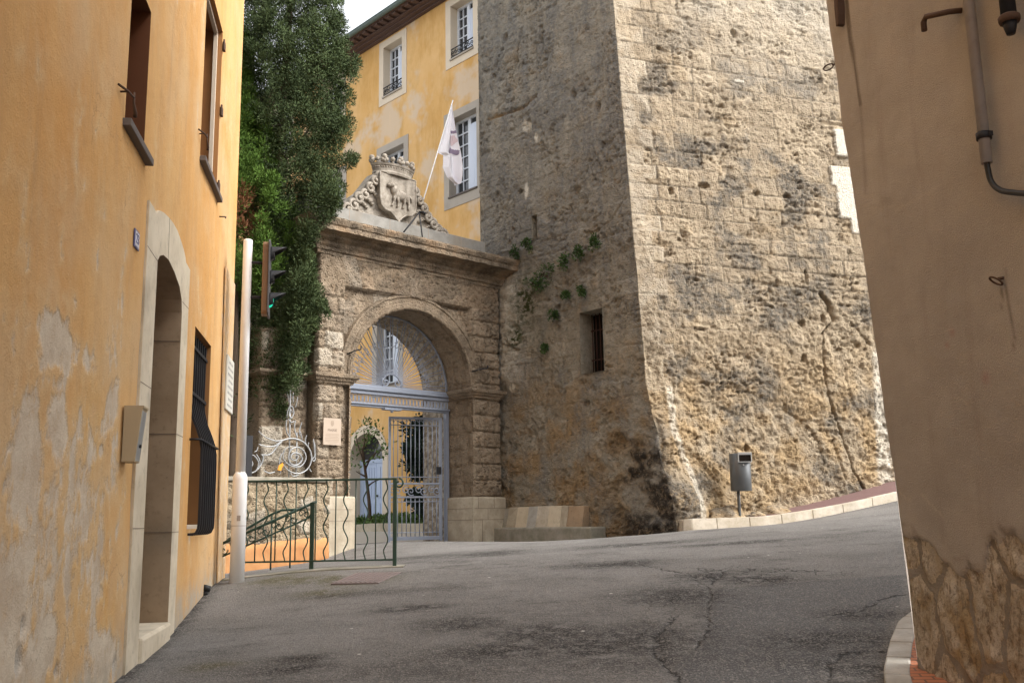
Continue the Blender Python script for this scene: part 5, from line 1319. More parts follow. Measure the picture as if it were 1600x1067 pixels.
mb = MB(); mb.tube([GT.w(pk[0], .1, pk[1]), GT.w(pk[0] + .06, .16, pk[1] + .0), GT.w(pk[0] + .09, .18, pk[1] - .03)], .022, 8); mb.build('head', 'black_metal', bk)

# ------------------------------------------------------------------ iron gate
ig = thing('iron_gate', GT.w(1.4, -.75, -.42), 'blue grey wrought iron gate with sunburst fanlight and its right leaf standing open', 'gate')
GD = -.75; s0, s1 = AC - AR + .005, AC + AR - .005
tb = MB()
for z0_, z1_, d0, d1 in ((2.36, 2.43, -.05, .05), (2.43, 2.52, -.08, .09), (2.52, 2.54, -.06, .06), (2.12, 2.16, -.05, .05), (2.16, 2.19, -.07, .08)): tb.fbox(GT, s0, s1, GD + d0, GD + d1, z0_, z1_)
tb.fbox(GT, 1.20, 1.60, GD - .05, GD + .07, 2.09, 2.12); tb.ball(GT.w(1.40, GD + .02, 2.075), .035, 8)
trn = tb.build('transom', 'blue_grey_paint', ig, .006)
mb = MB()
for k in range(34):
    u = s0 + .04 + k * (s1 - s0 - .08) / 33
    mb.tube([GT.w(u + .026 * math.cos(a), GD, 2.275 + .078 * math.sin(a)) for a in np.linspace(0, 2 * math.pi, 13)[:-1]], .008, 5, closed=True)
    mb.tube([GT.w(u + .04, GD, 2.19), GT.w(u + .04, GD, 2.36)], .007, 5)
mb.build('lattice', 'blue_grey_paint', trn)
fa = MB(); q = [GT.w(AC - (AR - .03) * math.cos(a), GD, ZS + .04 + (AR - .03) * math.sin(a)) for a in np.linspace(.0, math.pi, 60)]; fa.tube(q, .022, 6)
fan = fa.build('fanlight', 'blue_grey_paint', ig)
FC = (AC, 2.55)
for k in range(25):
    a = math.pi * (k + .5) / 25; mb = MB()
    rmax = 1.36 if k % 2 == 0 else 1.22
    for off in ((-.012, .012) if k % 2 == 0 else (0,)):
        mb.tube([GT.w(FC[0] - .24 * math.cos(a) + off * math.sin(a), GD, FC[1] + .24 * math.sin(a) + off * math.cos(a)), GT.w(FC[0] - rmax * math.cos(a) + off * 2.6 * math.sin(a), GD, FC[1] + rmax * math.sin(a) + off * 2.6 * math.cos(a))], .0085, 5)
    mb.build('ray_bar', 'blue_grey_paint', fan)
mb = MB()
for k in range(25):
    a = math.pi * (k + 1) / 26
    for r, sz, s_g in ((.82, .055, 1), (.90, .045, -1), (1.24, .06, 1), (1.32, .045, -1)):
        c = (FC[0] - r * math.cos(a), FC[1] + r * math.sin(a)); mb.tube([GT.w(x, GD + .01, z) for x, z in spiral(c, .012, sz, a, a + s_g * 4.4, 12)], .0075, 5)
mb.build('scrolls', 'blue_grey_paint', fan)
mb = MB()
for sgn in (-1, 1):
    mb.tube([GT.w(x, GD + .01, z) for x, z in spiral((FC[0] + sgn * .14, 2.63), .02, .10, 0 if sgn > 0 else math.pi, (0 if sgn > 0 else math.pi) + sgn * 7, 26)], .014, 6)
mb.tube([GT.w(FC[0] - .24 * math.cos(a), GD, FC[1] + .24 * math.sin(a)) for a in np.linspace(0, math.pi, 20)], .014, 6)
mb.build('rosette', 'blue_grey_paint', fan)
mb = MB(); gzb = -.42
mb.fbox(GT, 2.735, 2.815, GD - .04, GD + .04, gzb - .1, 2.12); mb.build('post', 'blue_grey_paint', ig, .006)
H = GT.w(2.70, GD - .05, 0); E_ = atz(624, 655, 1.98); az_ = math.degrees(math.atan2(E_[0] - H[0], E_[1] - H[1])); LL = math.hypot(E_[0] - H[0], E_[1] - H[1])
LL = min(max(LL, 1.1), 1.6)
GL = Frame(H, az_); zb, zt_ = gzb + .05, 2.03
mb = MB()
for q in ((0, .06, zb - .02, zt_), (LL - .045, LL, zb - .06, zt_), (.06, LL - .045, zt_ - .05, zt_), (.06, LL - .045, zb, zb + .07), (.06, LL - .045, .70, .735), (.06, LL - .045, .44, .475), (.06, LL - .045, .36, .375), (.06, LL - .045, .84, .855), (.06, LL - .045, 1.86, 1.875), (.06, LL - .045, zb + .14, zb + .155)): mb.fbox(GL, q[0], q[1], -.022, .022, q[2], q[3])
leaf = mb.build('gate_leaf', 'blue_grey_paint', ig, .004)
for k in range(11):
    u = .06 + (k + .6) * (LL - .105) / 11.2
    mb = MB(); mb.tube([GL.w(u, 0, zb + .06), GL.w(u, 0, .45)], .010, 6); mb.tube([GL.w(u, 0, .73), GL.w(u, 0, zt_ - .04)], .010, 6); mb.build('bar', 'blue_grey_paint', leaf)
mb = MB()
for k in range(4):
    c = .16 + k * (LL - .25) / 3.2
    for sgn, zc in ((1, .60), (-1, .57)): mb.tube([GL.w(x, .0, z) for x, z in spiral((c + sgn * .05, zc), .012, .085, 0, sgn * 8.5, 24)], .011, 5)
for k in range(12):
    c = .09 + k * (LL - .13) / 11.2; mb.tube([GL.w(c + .03 * math.cos(a), 0, 1.925 + .04 * math.sin(a)) for a in np.linspace(0, math.pi, 7)], .007, 5)
mb.build('scrolls', 'blue_grey_paint', leaf)
mb = MB(); mb.fbox(GL, .02, .12, -.03, .03, .9, 1.05); mb.build('lock', 'black_metal', leaf, .004)

# ------------------------------------------------------------------ stone bench against the tower
gz_b = float(ground(*TL.w(-1.3, .3, 0)[:2]))
bn = thing('stone_bench', TL.w(-1.2, .2, gz_b), 'low stone bench with pale slab backrest against the tower beside the gateway', 'bench')
mb = MB(); mb.fbox(TL, .10, -2.62, .02, .44, gz_b - .35, gz_b + .265); bm_ = mb.build('seat', 'concrete', bn, .03)
b0 = gz_b + .27
for i, (u0, u1, mt, h) in enumerate(((-.02, -.16, 'concrete', .36), (-.165, -.42, 'pale_stone', .38), (-.425, -.73, 'door_stone', .38), (-.735, -.98, 'kerb_grey', .385), (-.985, -1.30, 'kerb_stone', .385), (-1.305, -1.62, 'door_stone', .385), (-1.625, -1.80, 'pale_stone', .38), (-1.805, -2.2, 'reveal_stone', .37))):
    mb = MB(); mb.add([TL.w(u, d, z) for u in (u0, u1) for d, z in ((.0, b0 - .02), (.22, b0 - .02), (.13, b0 + h), (.0, b0 + h))], [(0, 1, 2, 3), (4, 7, 6, 5), (0, 4, 5, 1), (1, 5, 6, 2), (2, 6, 7, 3), (3, 7, 4, 0)]); mb.build('back_slab', mt, bn, .008)

# ------------------------------------------------------------------ litter bin
BF = TR
bu, bdp = 1.42, .50; bz = float(ground(*TR.w(bu, .8, 0)[:2])) + .145
bo = thing('litter_bin', TR.w(bu, bdp, bz), 'dark grey metal litter bin with a slot on a thin post at the tower foot', 'litter bin')
c0 = TR.w(bu, bdp, bz)
mb = MB(); mb.box(c0 + UP * .008, (.15, .12, .008)); mb.build('base_plate', 'galvanised', bo, .003)
mb = MB(); mb.lathe(c0, [(.028, .0), (.028, .6)], 14); mb.build('post', 'bin_grey', bo)
cb = c0 + np.array([.05, -.02, 0]); FB = Frame(cb, 84)
mb = MB(); prf = [(.175, .46), (.18, .465), (.18, 1.095), (.172, 1.10)]; mb.lathe(cb, prf, 36, (1.0, .85)); mb.build('body', 'bin_grey', bo)
mb = MB(); zt2 = 1.10 + bz; z0_ = .955 + bz
fr_u = (-.125, .125)
FB2 = Frame(cb, 92)
for q in ((-.06, .175, zt2 - .03, zt2 + .012), (-.06, .175, z0_ - .012, z0_), (-.06, -.045, z0_, zt2 - .03), (.16, .175, z0_, zt2 - .03)): mb.fbox(FB2, q[0], q[1], .06, .178, q[2], q[3])
mo_ = mb.build('slot_frame', 'galvanised', bo, .003)
mb = MB(); mb.fbox(FB2, -.045, .16, .10, .168, z0_, zt2 - .03); mb.build('slot', 'dark_void', mo_)
mb = MB(); mb.tube([FB2.w(.03, .15, .90 + bz), FB2.w(.03, .165, .90 + bz)], .012, 10); mb.build('lock', 'galvanised', bo)

# ------------------------------------------------------------------ green railings
RY = 11.8
RF = Frame((0, RY), 90)            # u runs along +x, d towards the camera
xr_ = lambda px, y=800: RF.px(px, y)[0]
rl = thing('green_railing', RF.w(-2.2, 0, -.55), 'dark green iron railing with alternating straight and wavy bars beside the white pole', 'railing')
zt_r, zb_r = RF.px(500, 750)[1], RF.px(500, 876)[1]
xe = xr_(617); x0 = xr_(368)
mb = MB(); mb.fbox(RF, x0, xe, -.02, .02, zt_r - .012, zt_r + .012); mb.build('top_rail', 'green_paint', rl, .003)
mb = MB(); mb.fbox(RF, x0, xe, -.012, .012, zb_r - .01, zb_r + .01); mb.build('bottom_rail', 'green_paint', rl)
for k in range(16):
    px = 368.5 + k * 15.6
    u = xr_(px + 0, 810); mb = MB()
    if k % 2:
        n_ = 40; pts = []
        for i in range(n_ + 1):
            t = i / n_; z = zt_r + (zb_r - zt_r) * t; pts.append(RF.w(u + .028 * math.sin(t * math.pi * 6) * min(1, 8 * t, 8 * (1 - t)), 0, z))
        mb.tube(pts, .0085, 6)
    else: mb.tube([RF.w(u, 0, zt_r), RF.w(u, 0, zb_r)], .0085, 6)
    mb.build('bar', 'green_paint', rl)
mb = MB(); gz_ = float(ground(xe, RY)); mb.fbox(RF, xe - .022, xe + .022, -.022, .022, gz_ - .05, zt_r + .012); mb.build('post', 'green_paint', rl, .004)
mb = MB(); mb.tube([RF.w(x, 0, z) for x, z in spiral((xe + .045, zt_r - .055), .062, .018, math.pi / 2, math.pi / 2 - 6.5, 26)], .012, 6); mb.build('end_scroll', 'green_paint', rl)
SF = Frame((0, RY + .09), 90)
hr = thing('stair_handrail', SF.w(-2.2, 0, -.55), 'sloping green iron stair handrail with a short newel post behind the railing', 'handrail')
xn, zn = SF.px(488.5, 786); xl, zl = SF.px(383, 833)
slope = (zn - zl) / (xn - xl)
mb = MB(); mb.fbox(SF, xn - .024, xn + .024, -.022, .022, float(ground(xn, RY + .09)) - .08, zn + .01); mb.build('post', 'green_paint', hr, .004)
L_ = lambda x, o: zn + slope * (x - xn) + o
xq = xn - 1.6
for o, r in ((0, .017), (-.155, .011)): mb = MB(); mb.tube([SF.w(xn + (.05 if o == 0 else 0), 0, L_(xn + (.05 if o == 0 else 0), o)), SF.w(xq, 0, L_(xq, o))], r, 8); mb.build('top_rail' if o == 0 else 'lower_rail', 'green_paint', hr)
mb = MB()
for k in range(9):
    x = xn - .10 - k * .165
    for sgn in (1, -1): mb.tube([SF.w(a, 0, c) for a, c in spiral((x + sgn * .03, L_(x, -.078)), .01, .052, 0, sgn * 6.5, 18)], .007, 5)
mb.build('scroll_infill', 'green_paint', hr)
WF = Frame((0, 13.2), 90)
wr = thing('wall_handrail', WF.w(-3, 0, -.7), 'thin dark green handrail sloping down along the low rubble wall', 'handrail')
pts = [WF.px(x, y) for x, y in ((470, 795.5), (455, 796), (440, 797), (425, 803), (383, 827), (345, 850))]
mb = MB(); mb.tube([WF.w(a, 0, c) for a, c in pts], .016, 8); mb.build('rail', 'green_paint', wr)
mb = MB()
for i in (1, 3): mb.tube([WF.w(pts[i][0], 0, pts[i][1]), WF.w(pts[i][0], 0, float(ground(pts[i][0], 13.2)) - .02)], .012, 6)
mb.build('leg', 'green_paint', wr)
# concrete edging strip the railing stands on
mb = MB(); uu = np.linspace(x0 - .1, xe + .12, 24)
V = []
for u in uu:
    for d, z in ((-.10, -.1), (-.10, .012), (.13, .014), (.13, -.1)): p = RF.w(u, d, 0); V.append(p + UP * (float(ground(p[0], p[1])) + z))
mb.add(V, [(i * 4 + k, i * 4 + k + 1, i * 4 + 5 + k, i * 4 + 4 + k) for i in range(23) for k in range(3)])
tag(mb.build('pavement', 'concrete'), kind='structure')
# drain cover
cq = [onground(x, y) for x, y in ((540, 898), (598, 897), (605, 909), (552, 910))]
cen = sum(cq) / 4; ax = (cq[1] - cq[0]); ax /= np.linalg.norm(ax); ay = cq[0] - cq[3]; ay = ay - ax * (ay @ ax); ay /= np.linalg.norm(ay); az3 = np.cross(ax, ay)
dc = thing('drain_cover', cen, 'small ribbed iron drain cover in the road in front of the green railing', 'drain cover')
mb = MB(); mb.box(cen + UP * .001, (.27, .36, .010), np.array([ax, ay, az3])); mb.build('plate', 'drain_iron', dc, .003)
mb = MB()
for k in range(9): mb.box(cen + ax * (-.22 + .055 * k) + UP * .012, (.012, .33, .004), np.array([ax, ay, az3]))
mb.build('ribs', 'drain_iron', dc)

# ------------------------------------------------------------------ traffic light
pb0 = aty(370, 908, 11.35); pz = float(ground(pb0[0], pb0[1])); 
tl = thing('traffic_light', (pb0[0], pb0[1], pz), 'white traffic light pole with black three lamp signal head facing right and green lit', 'traffic light')
pc = np.array([pb0[0], pb0[1], pz])
ztop = RF.px(387, 375, RY - 11.35)[1] - pz; zsl = RF.px(378, 742, RY - 11.35)[1] - pz
mb = MB(); mb.lathe(pc, [(.083, -.05), (.083, zsl - .05), (.080, zsl - .015), (.066, zsl + .015), (.058, zsl + .03)], 24); slv = mb.build('base_sleeve', 'white_paint', tl)
mb = MB(); mb.lathe(pc, [(.056, zsl), (.054, ztop - .02), (.05, ztop)], 24); mb.build('pole', 'white_paint', tl)
mb = MB(); mb.lathe(pc + UP * (zsl * .52), [(.0845, 0), (.0845, .006)], 24); mb.box(pc + np.array([.02, -.08, .72]), (.02, .006, .03)); mb.build('sleeve_joint', 'pipe_grey', slv)
HF = Frame(pc, -11.0)                # signal face: d = facing direction (to the right, a little towards the camera)
zh0 = RF.px(418, 494, RY - 11.35)[1]; zh1 = RF.px(420, 377, RY - 11.35)[1]
xo = RF.px(416, 430, RY - 11.35)[0] - pc[0]
hd = MB(); hd.prism(HF, [(-.085, zh0 + .02), (.085, zh0 + .02), (.10, zh0 + .06), (.10, zh1 - .05), (.08, zh1 - .015), (-.08, zh1 - .015), (-.10, zh1 - .05), (-.10, zh0 + .06)], xo - .05, xo + .02); head = hd.build('signal_head', 'signal_back', tl, .012)
mb = MB(); mb.prism(HF, [(-.13, zh0), (.13, zh0), (.15, zh0 + .03), (.15, zh1 - .03), (.13, zh1), (-.13, zh1), (-.15, zh1 - .03), (-.15, zh0 + .03)], xo + .02, xo + .04); mb.build('back_plate', 'signal_plate', head, .004)
for i, yy in enumerate((396, 433, 468)):
    zc = RF.px(430, yy, RY - 11.35)[1]
    mb = MB(); V = []
    na_, nd_ = 24, 6
    for k in range(na_ + 1):
        a = -math.pi * .28 + (math.pi * 1.56) * k / na_
        up = max(0.0, math.sin(a)); L = .05 + .14 * up ** .8
        for j in range(nd_ + 1):
            t = j / nd_; rr_ = .098 - .012 * t
            V.append(HF.w(rr_ * math.cos(a), xo + .04 + L * t, zc + rr_ * math.sin(a) + .012 * t))
    mb.add(V, [(k * (nd_ + 1) + j, (k + 1) * (nd_ + 1) + j, (k + 1) * (nd_ + 1) + j + 1, k * (nd_ + 1) + j + 1) for k in range(na_) for j in range(nd_)], True)
    vs = mb.build('visor', 'black_metal', head); so_ = vs.modifiers.new('solid', 'SOLIDIFY'); so_.thickness = .005
    mb = MB(); eball(mb, HF, 0, xo + .035, zc, .088, .055, .088, 16); mb.build('lens', 'lens_green' if i == 2 else 'lens_off', head)
mb = MB()
for yy in (410, 464):
    zc = RF.px(400, yy, RY - 11.35)[1]; mb.tube([pc * [1, 1, 0] + UP * zc + HF.n * .04, HF.w(0, xo - .04, zc)], .018, 8)
mb.build('bracket', 'black_metal', tl)
#@@PART4
# ------------------------------------------------------------------ palace in the court
pal = thing('ochre_palace', PF.w(4, 0, -.2), 'tall ochre palace with pale framed windows and a tiled eave behind the gateway', 'palace')
zE = PF.px(600, 56, 0)[1]; zE = np.mean([PF.px(693, 0)[1], PF.px(563, 76)[1]])
U0, U1 = -6, 16
wins = []   # (u0,u1,z0,z1,rail,kind)
for c, hw in ((.83, .50), (4.19, .49), (7.55, .50), (10.9, .5)):
    wins.append((c - hw, c + hw, 13.06, 14.72, True)); wins.append((c - hw - .10, c + hw + .10, 8.93, 11.22, False))
for c in (1.0, 4.38, 7.75, 11.2): wins.append((c - .54, c + .54, 3.97, 6.25, False))
holes = [rect(*q[:4]) for q in wins]
dr_c, dr_h = 5.42, .86
dh = arch(dr_c - dr_h, dr_c + dr_h, -.24, 1.80, .80, 16)
mb = MB(); wall(mb, PF, [(U0, -1.5), (U1, -1.5), (U1, zE), (U0, zE)], holes + [dh], 0, [0] * len(holes) + [0])
mb.add([PF.w(U1, 0, -1.5), PF.w(U1, -9, -1.5), PF.w(U1, -9, zE), PF.w(U1, 0, zE)], [(0, 1, 2, 3)]); mb.add([PF.w(U0, 0, -1.5), PF.w(U0, -9, -1.5), PF.w(U0, -9, zE), PF.w(U0, 0, zE)], [(0, 1, 2, 3)])
mb.build('wall', 'palace_wall', pal)
ov = .62
mb = MB(); mb.add([PF.w(U0 - .3, ov, zE + .06), PF.w(U1 + .3, ov, zE + .06), PF.w(U1 + .3, -.2, zE - .02), PF.w(U0 - .3, -.2, zE - .02)], [(0, 1, 2, 3)])
nb_ = int((U1 - U0) / .32)
for k in range(nb_):
    u = U0 + k * .32; mb.fbox(PF, u, u + .16, .0, ov - .04, zE - .02, zE + .05)
for k in range(3): mb.fbox(PF, U0 - .3, U1 + .3, .0, .12 + .13 * k, zE - .16 + .05 * k, zE - .112 + .05 * k)
mb.build('eave', 'eave', pal)
rf = MB(); n_ = 130; V = []
for k in range(n_ + 1):
    u = U0 - .4 + (U1 - U0 + .8) * k / n_
    for d, z in ((ov + .06, zE + .09), (-5, zE + 2.3)): V.append(PF.w(u, d, z + .05 * abs(math.sin(k * 1.5708))))
rf.add(V, [(2 * k, 2 * k + 2, 2 * k + 3, 2 * k + 1) for k in range(n_)]); rf.add([PF.w(u, d, z) for u in (U0 - .4, U1 + .4) for d, z in ((-5, zE + 2.3), (-10, zE + .1))], [(0, 1, 3, 2)])
rf.build('roof', 'roof_tile', pal)
mb = MB(); V = []
for u in (U0 - .4, U1 + .4):
    for k in range(9): a = math.pi * (1 + k / 8); V.append(PF.w(u, ov + .08 + .085 * math.cos(a), zE + .13 + .085 * math.sin(a)))
mb.add(V, [(k, k + 1, k + 10, k + 9) for k in range(8)], True); mb.tube([PF.w(U0 - .4, ov + .165, zE + .135), PF.w(U1 + .4, ov + .165, zE + .135)], .018, 6); mb.build('gutter', 'gutter', pal)
def pwin(u0, u1, z0, z1, rail, k):
    s = .23; mb = MB()
    wall(mb, PF, rect(u0 - s, u1 + s, z0 - (.34 if not rail else .26), z1 + .22), [rect(u0, u1, z0, z1)], .02)
    q = rect(u0 - s, u1 + s, z0 - (.34 if not rail else .26), z1 + .22)
    mb.add([PF.w(u, .02, z) for u, z in q] + [PF.w(u, -.02, z) for u, z in q], [(i, (i + 1) % 4, (i + 1) % 4 + 4, i + 4) for i in range(4)])
    q = rect(u0, u1, z0, z1); mb.add([PF.w(u, .02, z) for u, z in q] + [PF.w(u, -.30, z) for u, z in q], [(i, (i + 1) % 4, (i + 1) % 4 + 4, i + 4) for i in range(4)])
    wn = mb.build('window', 'cream_trim' if rail else 'grey_trim', pal)
    mb = MB(); mb.fbox(PF, u0 - .02, u1 + .02, -.28, .06, z0 - .05, z0 + .0); mb.build('sill', 'grey_trim' if rail else 'slate', wn, .006)
    mb = MB(); dF = -.27; m = (u0 + u1) / 2; rows = 5 if rail else 6
    for a, c, e, f in ((u0, u0 + .07, z0, z1), (u1 - .07, u1, z0, z1), (u0 + .07, u1 - .07, z0, z0 + .10), (u0 + .07, u1 - .07, z1 - .07, z1), (m - .06, m + .06, z0 + .1, z1 - .07)): mb.fbox(PF, a, c, dF - .03, dF + .03, e, f)
    for i in range(1, rows): z = z0 + .1 + (z1 - z0 - .17) * i / rows; mb.fbox(PF, u0 + .07, m - .06, dF - .015, dF + .018, z - .016, z + .016); mb.fbox(PF, m + .06, u1 - .07, dF - .015, dF + .018, z - .016, z + .016)
    for c in ((u0 + m) / 2, (m + u1) / 2): mb.fbox(PF, c - .014, c + .014, dF - .015, dF + .0175, z0 + .1, z1 - .07)
    mb.build('frame', 'window_paint', wn)
    mb = MB(); mb.fbox(PF, u0 + .02, u1 - .02, dF - .05, dF - .02, z0 + .02, z1 - .02); mb.build('pane', 'glass', wn)
    # folded inner shutter before the near half's glass; reflected sky put into its colour
    mb = MB(); mb.fbox(PF, u0 + .03, m - .02, dF + .02, dF + .045, z0 + .1, z1 - .25)
    for q in range(5): mb.fbox(PF, u0 + .05 + q * .085, u0 + .056 + q * .085, dF + .045, dF + .05, z0 + .12, z1 - .27)
    mb.build('shutter', 'sky_tinted_shutter', wn)
    if rail:
        mb = MB(); mb.tube([PF.w(u0, .0, z0 + .30), PF.w(u1, .0, z0 + .30)], .02, 6); mb.tube([PF.w(u0, .0, z0 + .06), PF.w(u1, .0, z0 + .06)], .016, 6)
        for i in range(7):
            c = u0 + (i + .5) * (u1 - u0) / 7; mb.tube([PF.w(x, 0, z) for x, z in spiral((c, z0 + .18), .01, .075, 0, 8 * (1 if i % 2 else -1), 18)], .012, 5)
        mb.build('balcony_rail', 'black_metal', wn)
for k, q in enumerate(wins): pwin(*q, k)
# door
mb = MB(); do = arch(dr_c - dr_h - .26, dr_c + dr_h + .26, -.24, 1.80, 1.04, 20); wall(mb, PF, do, [dh], .03)
n_ = len(do); mb.add([PF.w(u, .03, z) for u, z in do] + [PF.w(u, -.02, z) for u, z in do], [(i, (i + 1) % n_, (i + 1) % n_ + n_, i + n_) for i in range(n_)])
n_ = len(dh); mb.add([PF.w(u, .03, z) for u, z in dh] + [PF.w(u, -.4, z) for u, z in dh], [(i, (i + 1) % n_, (i + 1) % n_ + n_, i + n_) for i in range(n_)])
mb.build('door_surround', 'cream_trim', pal)
mb = MB()
for u0, u1 in ((dr_c - dr_h, dr_c - .01), (dr_c + .01, dr_c + dr_h)):
    mb.fbox(PF, u0, u1, -.40, -.36, -.24, 1.72)
    for za, zb_ in ((-.1, .55), (.68, 1.6)):
        for k in range(5): uu_ = u0 + .08 + k * .14; mb.fbox(PF, uu_, uu_ + .09, -.36, -.345, za, zb_)
mb.fbox(PF, dr_c - dr_h, dr_c + dr_h, -.40, -.34, 1.72, 1.84); dr2 = mb.build('door', 'blue_door', pal, .006)
mb = MB(); mb.ball(PF.w(dr_c - .08, -.32, .75), .04, 8); mb.build('door_handle', 'black_metal', dr2)
mb = MB(); mb.prism(PF, [(u, z) for u, z in arch(dr_c - dr_h, dr_c + dr_h, 1.84, 1.84, .76, 14)], -.42, -.40); fl2 = mb.build('fanlight', 'glass', pal)
# buildings that close the court and the street behind the camera are out of frame; a planted bed lines the facade
gz = lambda p: float(ground(p[0], p[1])) + .012
bd0, bd1 = .35, 1.5
mb = MB(); V = []
uu = np.linspace(-1, 9, 40)
for u in uu:
    p = PF.w(u, bd1, 0); z = gz(p)
    for d, dz in ((bd1 + .12, -.1), (bd1 + .12, .20), (bd1 - .06, .20), (bd1 - .06, -.1)): V.append(PF.w(u, d, z + dz))
mb.add(V, [(i * 4 + k, i * 4 + k + 1, i * 4 + 5 + k, i * 4 + 4 + k) for i in range(39) for k in range(3)])
tag(mb.build('planter_edge', 'pale_stone', None, .01, loc=PF.w(4, bd1, gz(PF.w(4, bd1, 0)))), 'low pale stone edging of the planted bed in front of the palace', 'planter')
N = 9000; uu = RNG.uniform(-1, 9, N); dd = RNG.uniform(bd0, bd1 - .02, N); P = PF.wa(uu, dd, 0); P[:, 2] = ground(P[:, 0], P[:, 1]) + RNG.uniform(.08, .36, N) + .06 * np.sin(uu * 5)
dirs = RNG.normal(size=(N, 3)) * .7 + [0, 0, .6]
gcv = leaves('ground_cover', P, dirs, RNG.uniform(.08, .16, N), .022, 'broadleaf', None, {'rnd': RNG.uniform(0, 1, N), 'young': RNG.uniform(0, .6, N) ** 2, 'dead': np.zeros(N)})
gcv['kind'] = 'stuff'

# ------------------------------------------------------------------ flag
FD = -.9
a0 = GT.px(660, 318, FD); a1 = GT.px(707.5, 158, FD)
fg = thing('flag', GT.w(a0[0], FD, 5.70), 'white flag with a dark emblem hanging from a slanting pole behind the coat of arms', 'flag')
ex = (a1[1] - 5.65) / (a1[1] - a0[1]); base = (a1[0] + (a0[0] - a1[0]) * ex, 5.65)
mb = MB(); mb.tube([GT.w(base[0], FD, base[1]), GT.w(a1[0], FD, a1[1])], .013, 8); mb.ball(GT.w(a1[0], FD, a1[1]), .02, 8); mb.build('pole', 'white_paint', fg)
rows_ = [(162, 705.6, 706.6), (175, 702.5, 708), (190, 699, 709.5), (205, 695, 711), (220, 690.5, 713), (232, 686, 715), (239, 684.5, 716), (243, 693, 716.5), (262, 692.5, 718), (277, 699, 717.5), (284, 707, 716.5), (289, 713, 715)]
nI, nJ = 150, 44; V = []
ty = np.linspace(162, 289, nI)
for i, y in enumerate(ty):
    l = np.interp(y, [r[0] for r in rows_], [r[1] for r in rows_]); r = np.interp(y, [r[0] for r in rows_], [r[2] for r in rows_])
    for j in range(nJ):
        t = j / (nJ - 1); x = l + (r - l) * t; u, z = GT.px(x, y, FD)
        d = FD + .11 * math.sin(t * 9 + y * .02) * (.25 + .75 * i / nI) * (0.15 + t) ; V.append(GT.w(u, d, z))
mb = MB(); mb.add(V, [(i * nJ + j, i * nJ + j + 1, (i + 1) * nJ + j + 1, (i + 1) * nJ + j) for i in range(nI - 1) for j in range(nJ - 1)], True)
cl = mb.build('cloth', 'flag_white', fg)
def fmark(poly, mat, nm):
    mb = MB(); idx = []
    for i in range(nI - 1):
        for j in range(nJ - 1):
            y = (ty[i] + ty[i + 1]) / 2; l = np.interp(y, [r[0] for r in rows_], [r[1] for r in rows_]); r = np.interp(y, [r[0] for r in rows_], [r[2] for r in rows_]); x = l + (r - l) * (j + .5) / (nJ - 1)
            if inpoly(np.array([x]), np.array([y]), poly)[0]: idx.append((i, j))
    for i, j in idx:
        q = [np.array(V[a]) + GT.n * .006 for a in (i * nJ + j, i * nJ + j + 1, (i + 1) * nJ + j + 1, (i + 1) * nJ + j)]; mb.add(q, [(0, 1, 2, 3)])
    if idx: mb.build(nm, mat, cl)
fmark([(702, 207), (706, 203.5), (712, 205), (712, 209.5), (706, 207.5)], 'flag_mark', 'print_bar')
fmark([(701, 238), (706, 229), (708.5, 232.5), (715, 237), (714, 243.5), (708, 239)], 'flag_mark', 'print_bar')
fmark([(703, 212), (710, 211), (713, 222), (708, 228), (704, 221)], 'flag_pink', 'print_emblem')

# ------------------------------------------------------------------ trees and plants
def crown(name, mat, parent, centers, crad, n_per, length, width, young=None, dead=None, up=.35, axis=None):
    """leaf sprays packed round many clump centres"""
    k = len(centers); n = k * n_per
    c = np.repeat(centers, n_per, 0); cr = np.repeat(crad, n_per)
    v = RNG.normal(size=(n, 3)); v /= np.linalg.norm(v, axis=1)[:, None]
    rad = RNG.uniform(0, 1, n) ** .45
    pos = c + v * (rad * cr)[:, None] * [1, 1, 1.15]
    out = v * .9 + RNG.normal(size=(n, 3)) * .35 + [0, 0, up]
    if axis is not None:
        o2 = pos - axis(pos); o2 /= np.linalg.norm(o2, axis=1)[:, None] + 1e-6; out = out + o2 * .5
    cl = np.repeat(RNG.uniform(0, 1, k), n_per); rnd = np.clip(cl * .65 + RNG.uniform(0, .5, n), 0, 1)
    yg = np.clip(rad * 1.5 - .9, 0, 1) * RNG.uniform(0, 1, n) * (np.repeat(young, n_per) if young is not None else .6)
    dv = np.repeat(dead, n_per) * (RNG.uniform(0, 1, n) < .85) if dead is not None else np.zeros(n)
    return leaves(name, pos, out, length * RNG.uniform(.6, 1.3, n), width, mat, parent, {'rnd': rnd, 'young': yg, 'dead': dv})
def limbs(parent, base, pts, r0, r1, name='trunk'):
    mb = MB(); q = smooth(pts, 5); n = len(q); mb.tube(q, [r0 + (r1 - r0) * (i / (n - 1)) ** .8 for i in range(n)], 9); return mb.build(name, 'bark', parent)
def edgeprof(pairs, Y):
    """pixel outline (x,y) of a crown's right side to (z, x) at depth Y"""
    q = [aty(x, y, Y) for x, y in pairs]; return np.array([p[2] for p in q])[::-1], np.array([p[0] for p in q])[::-1]
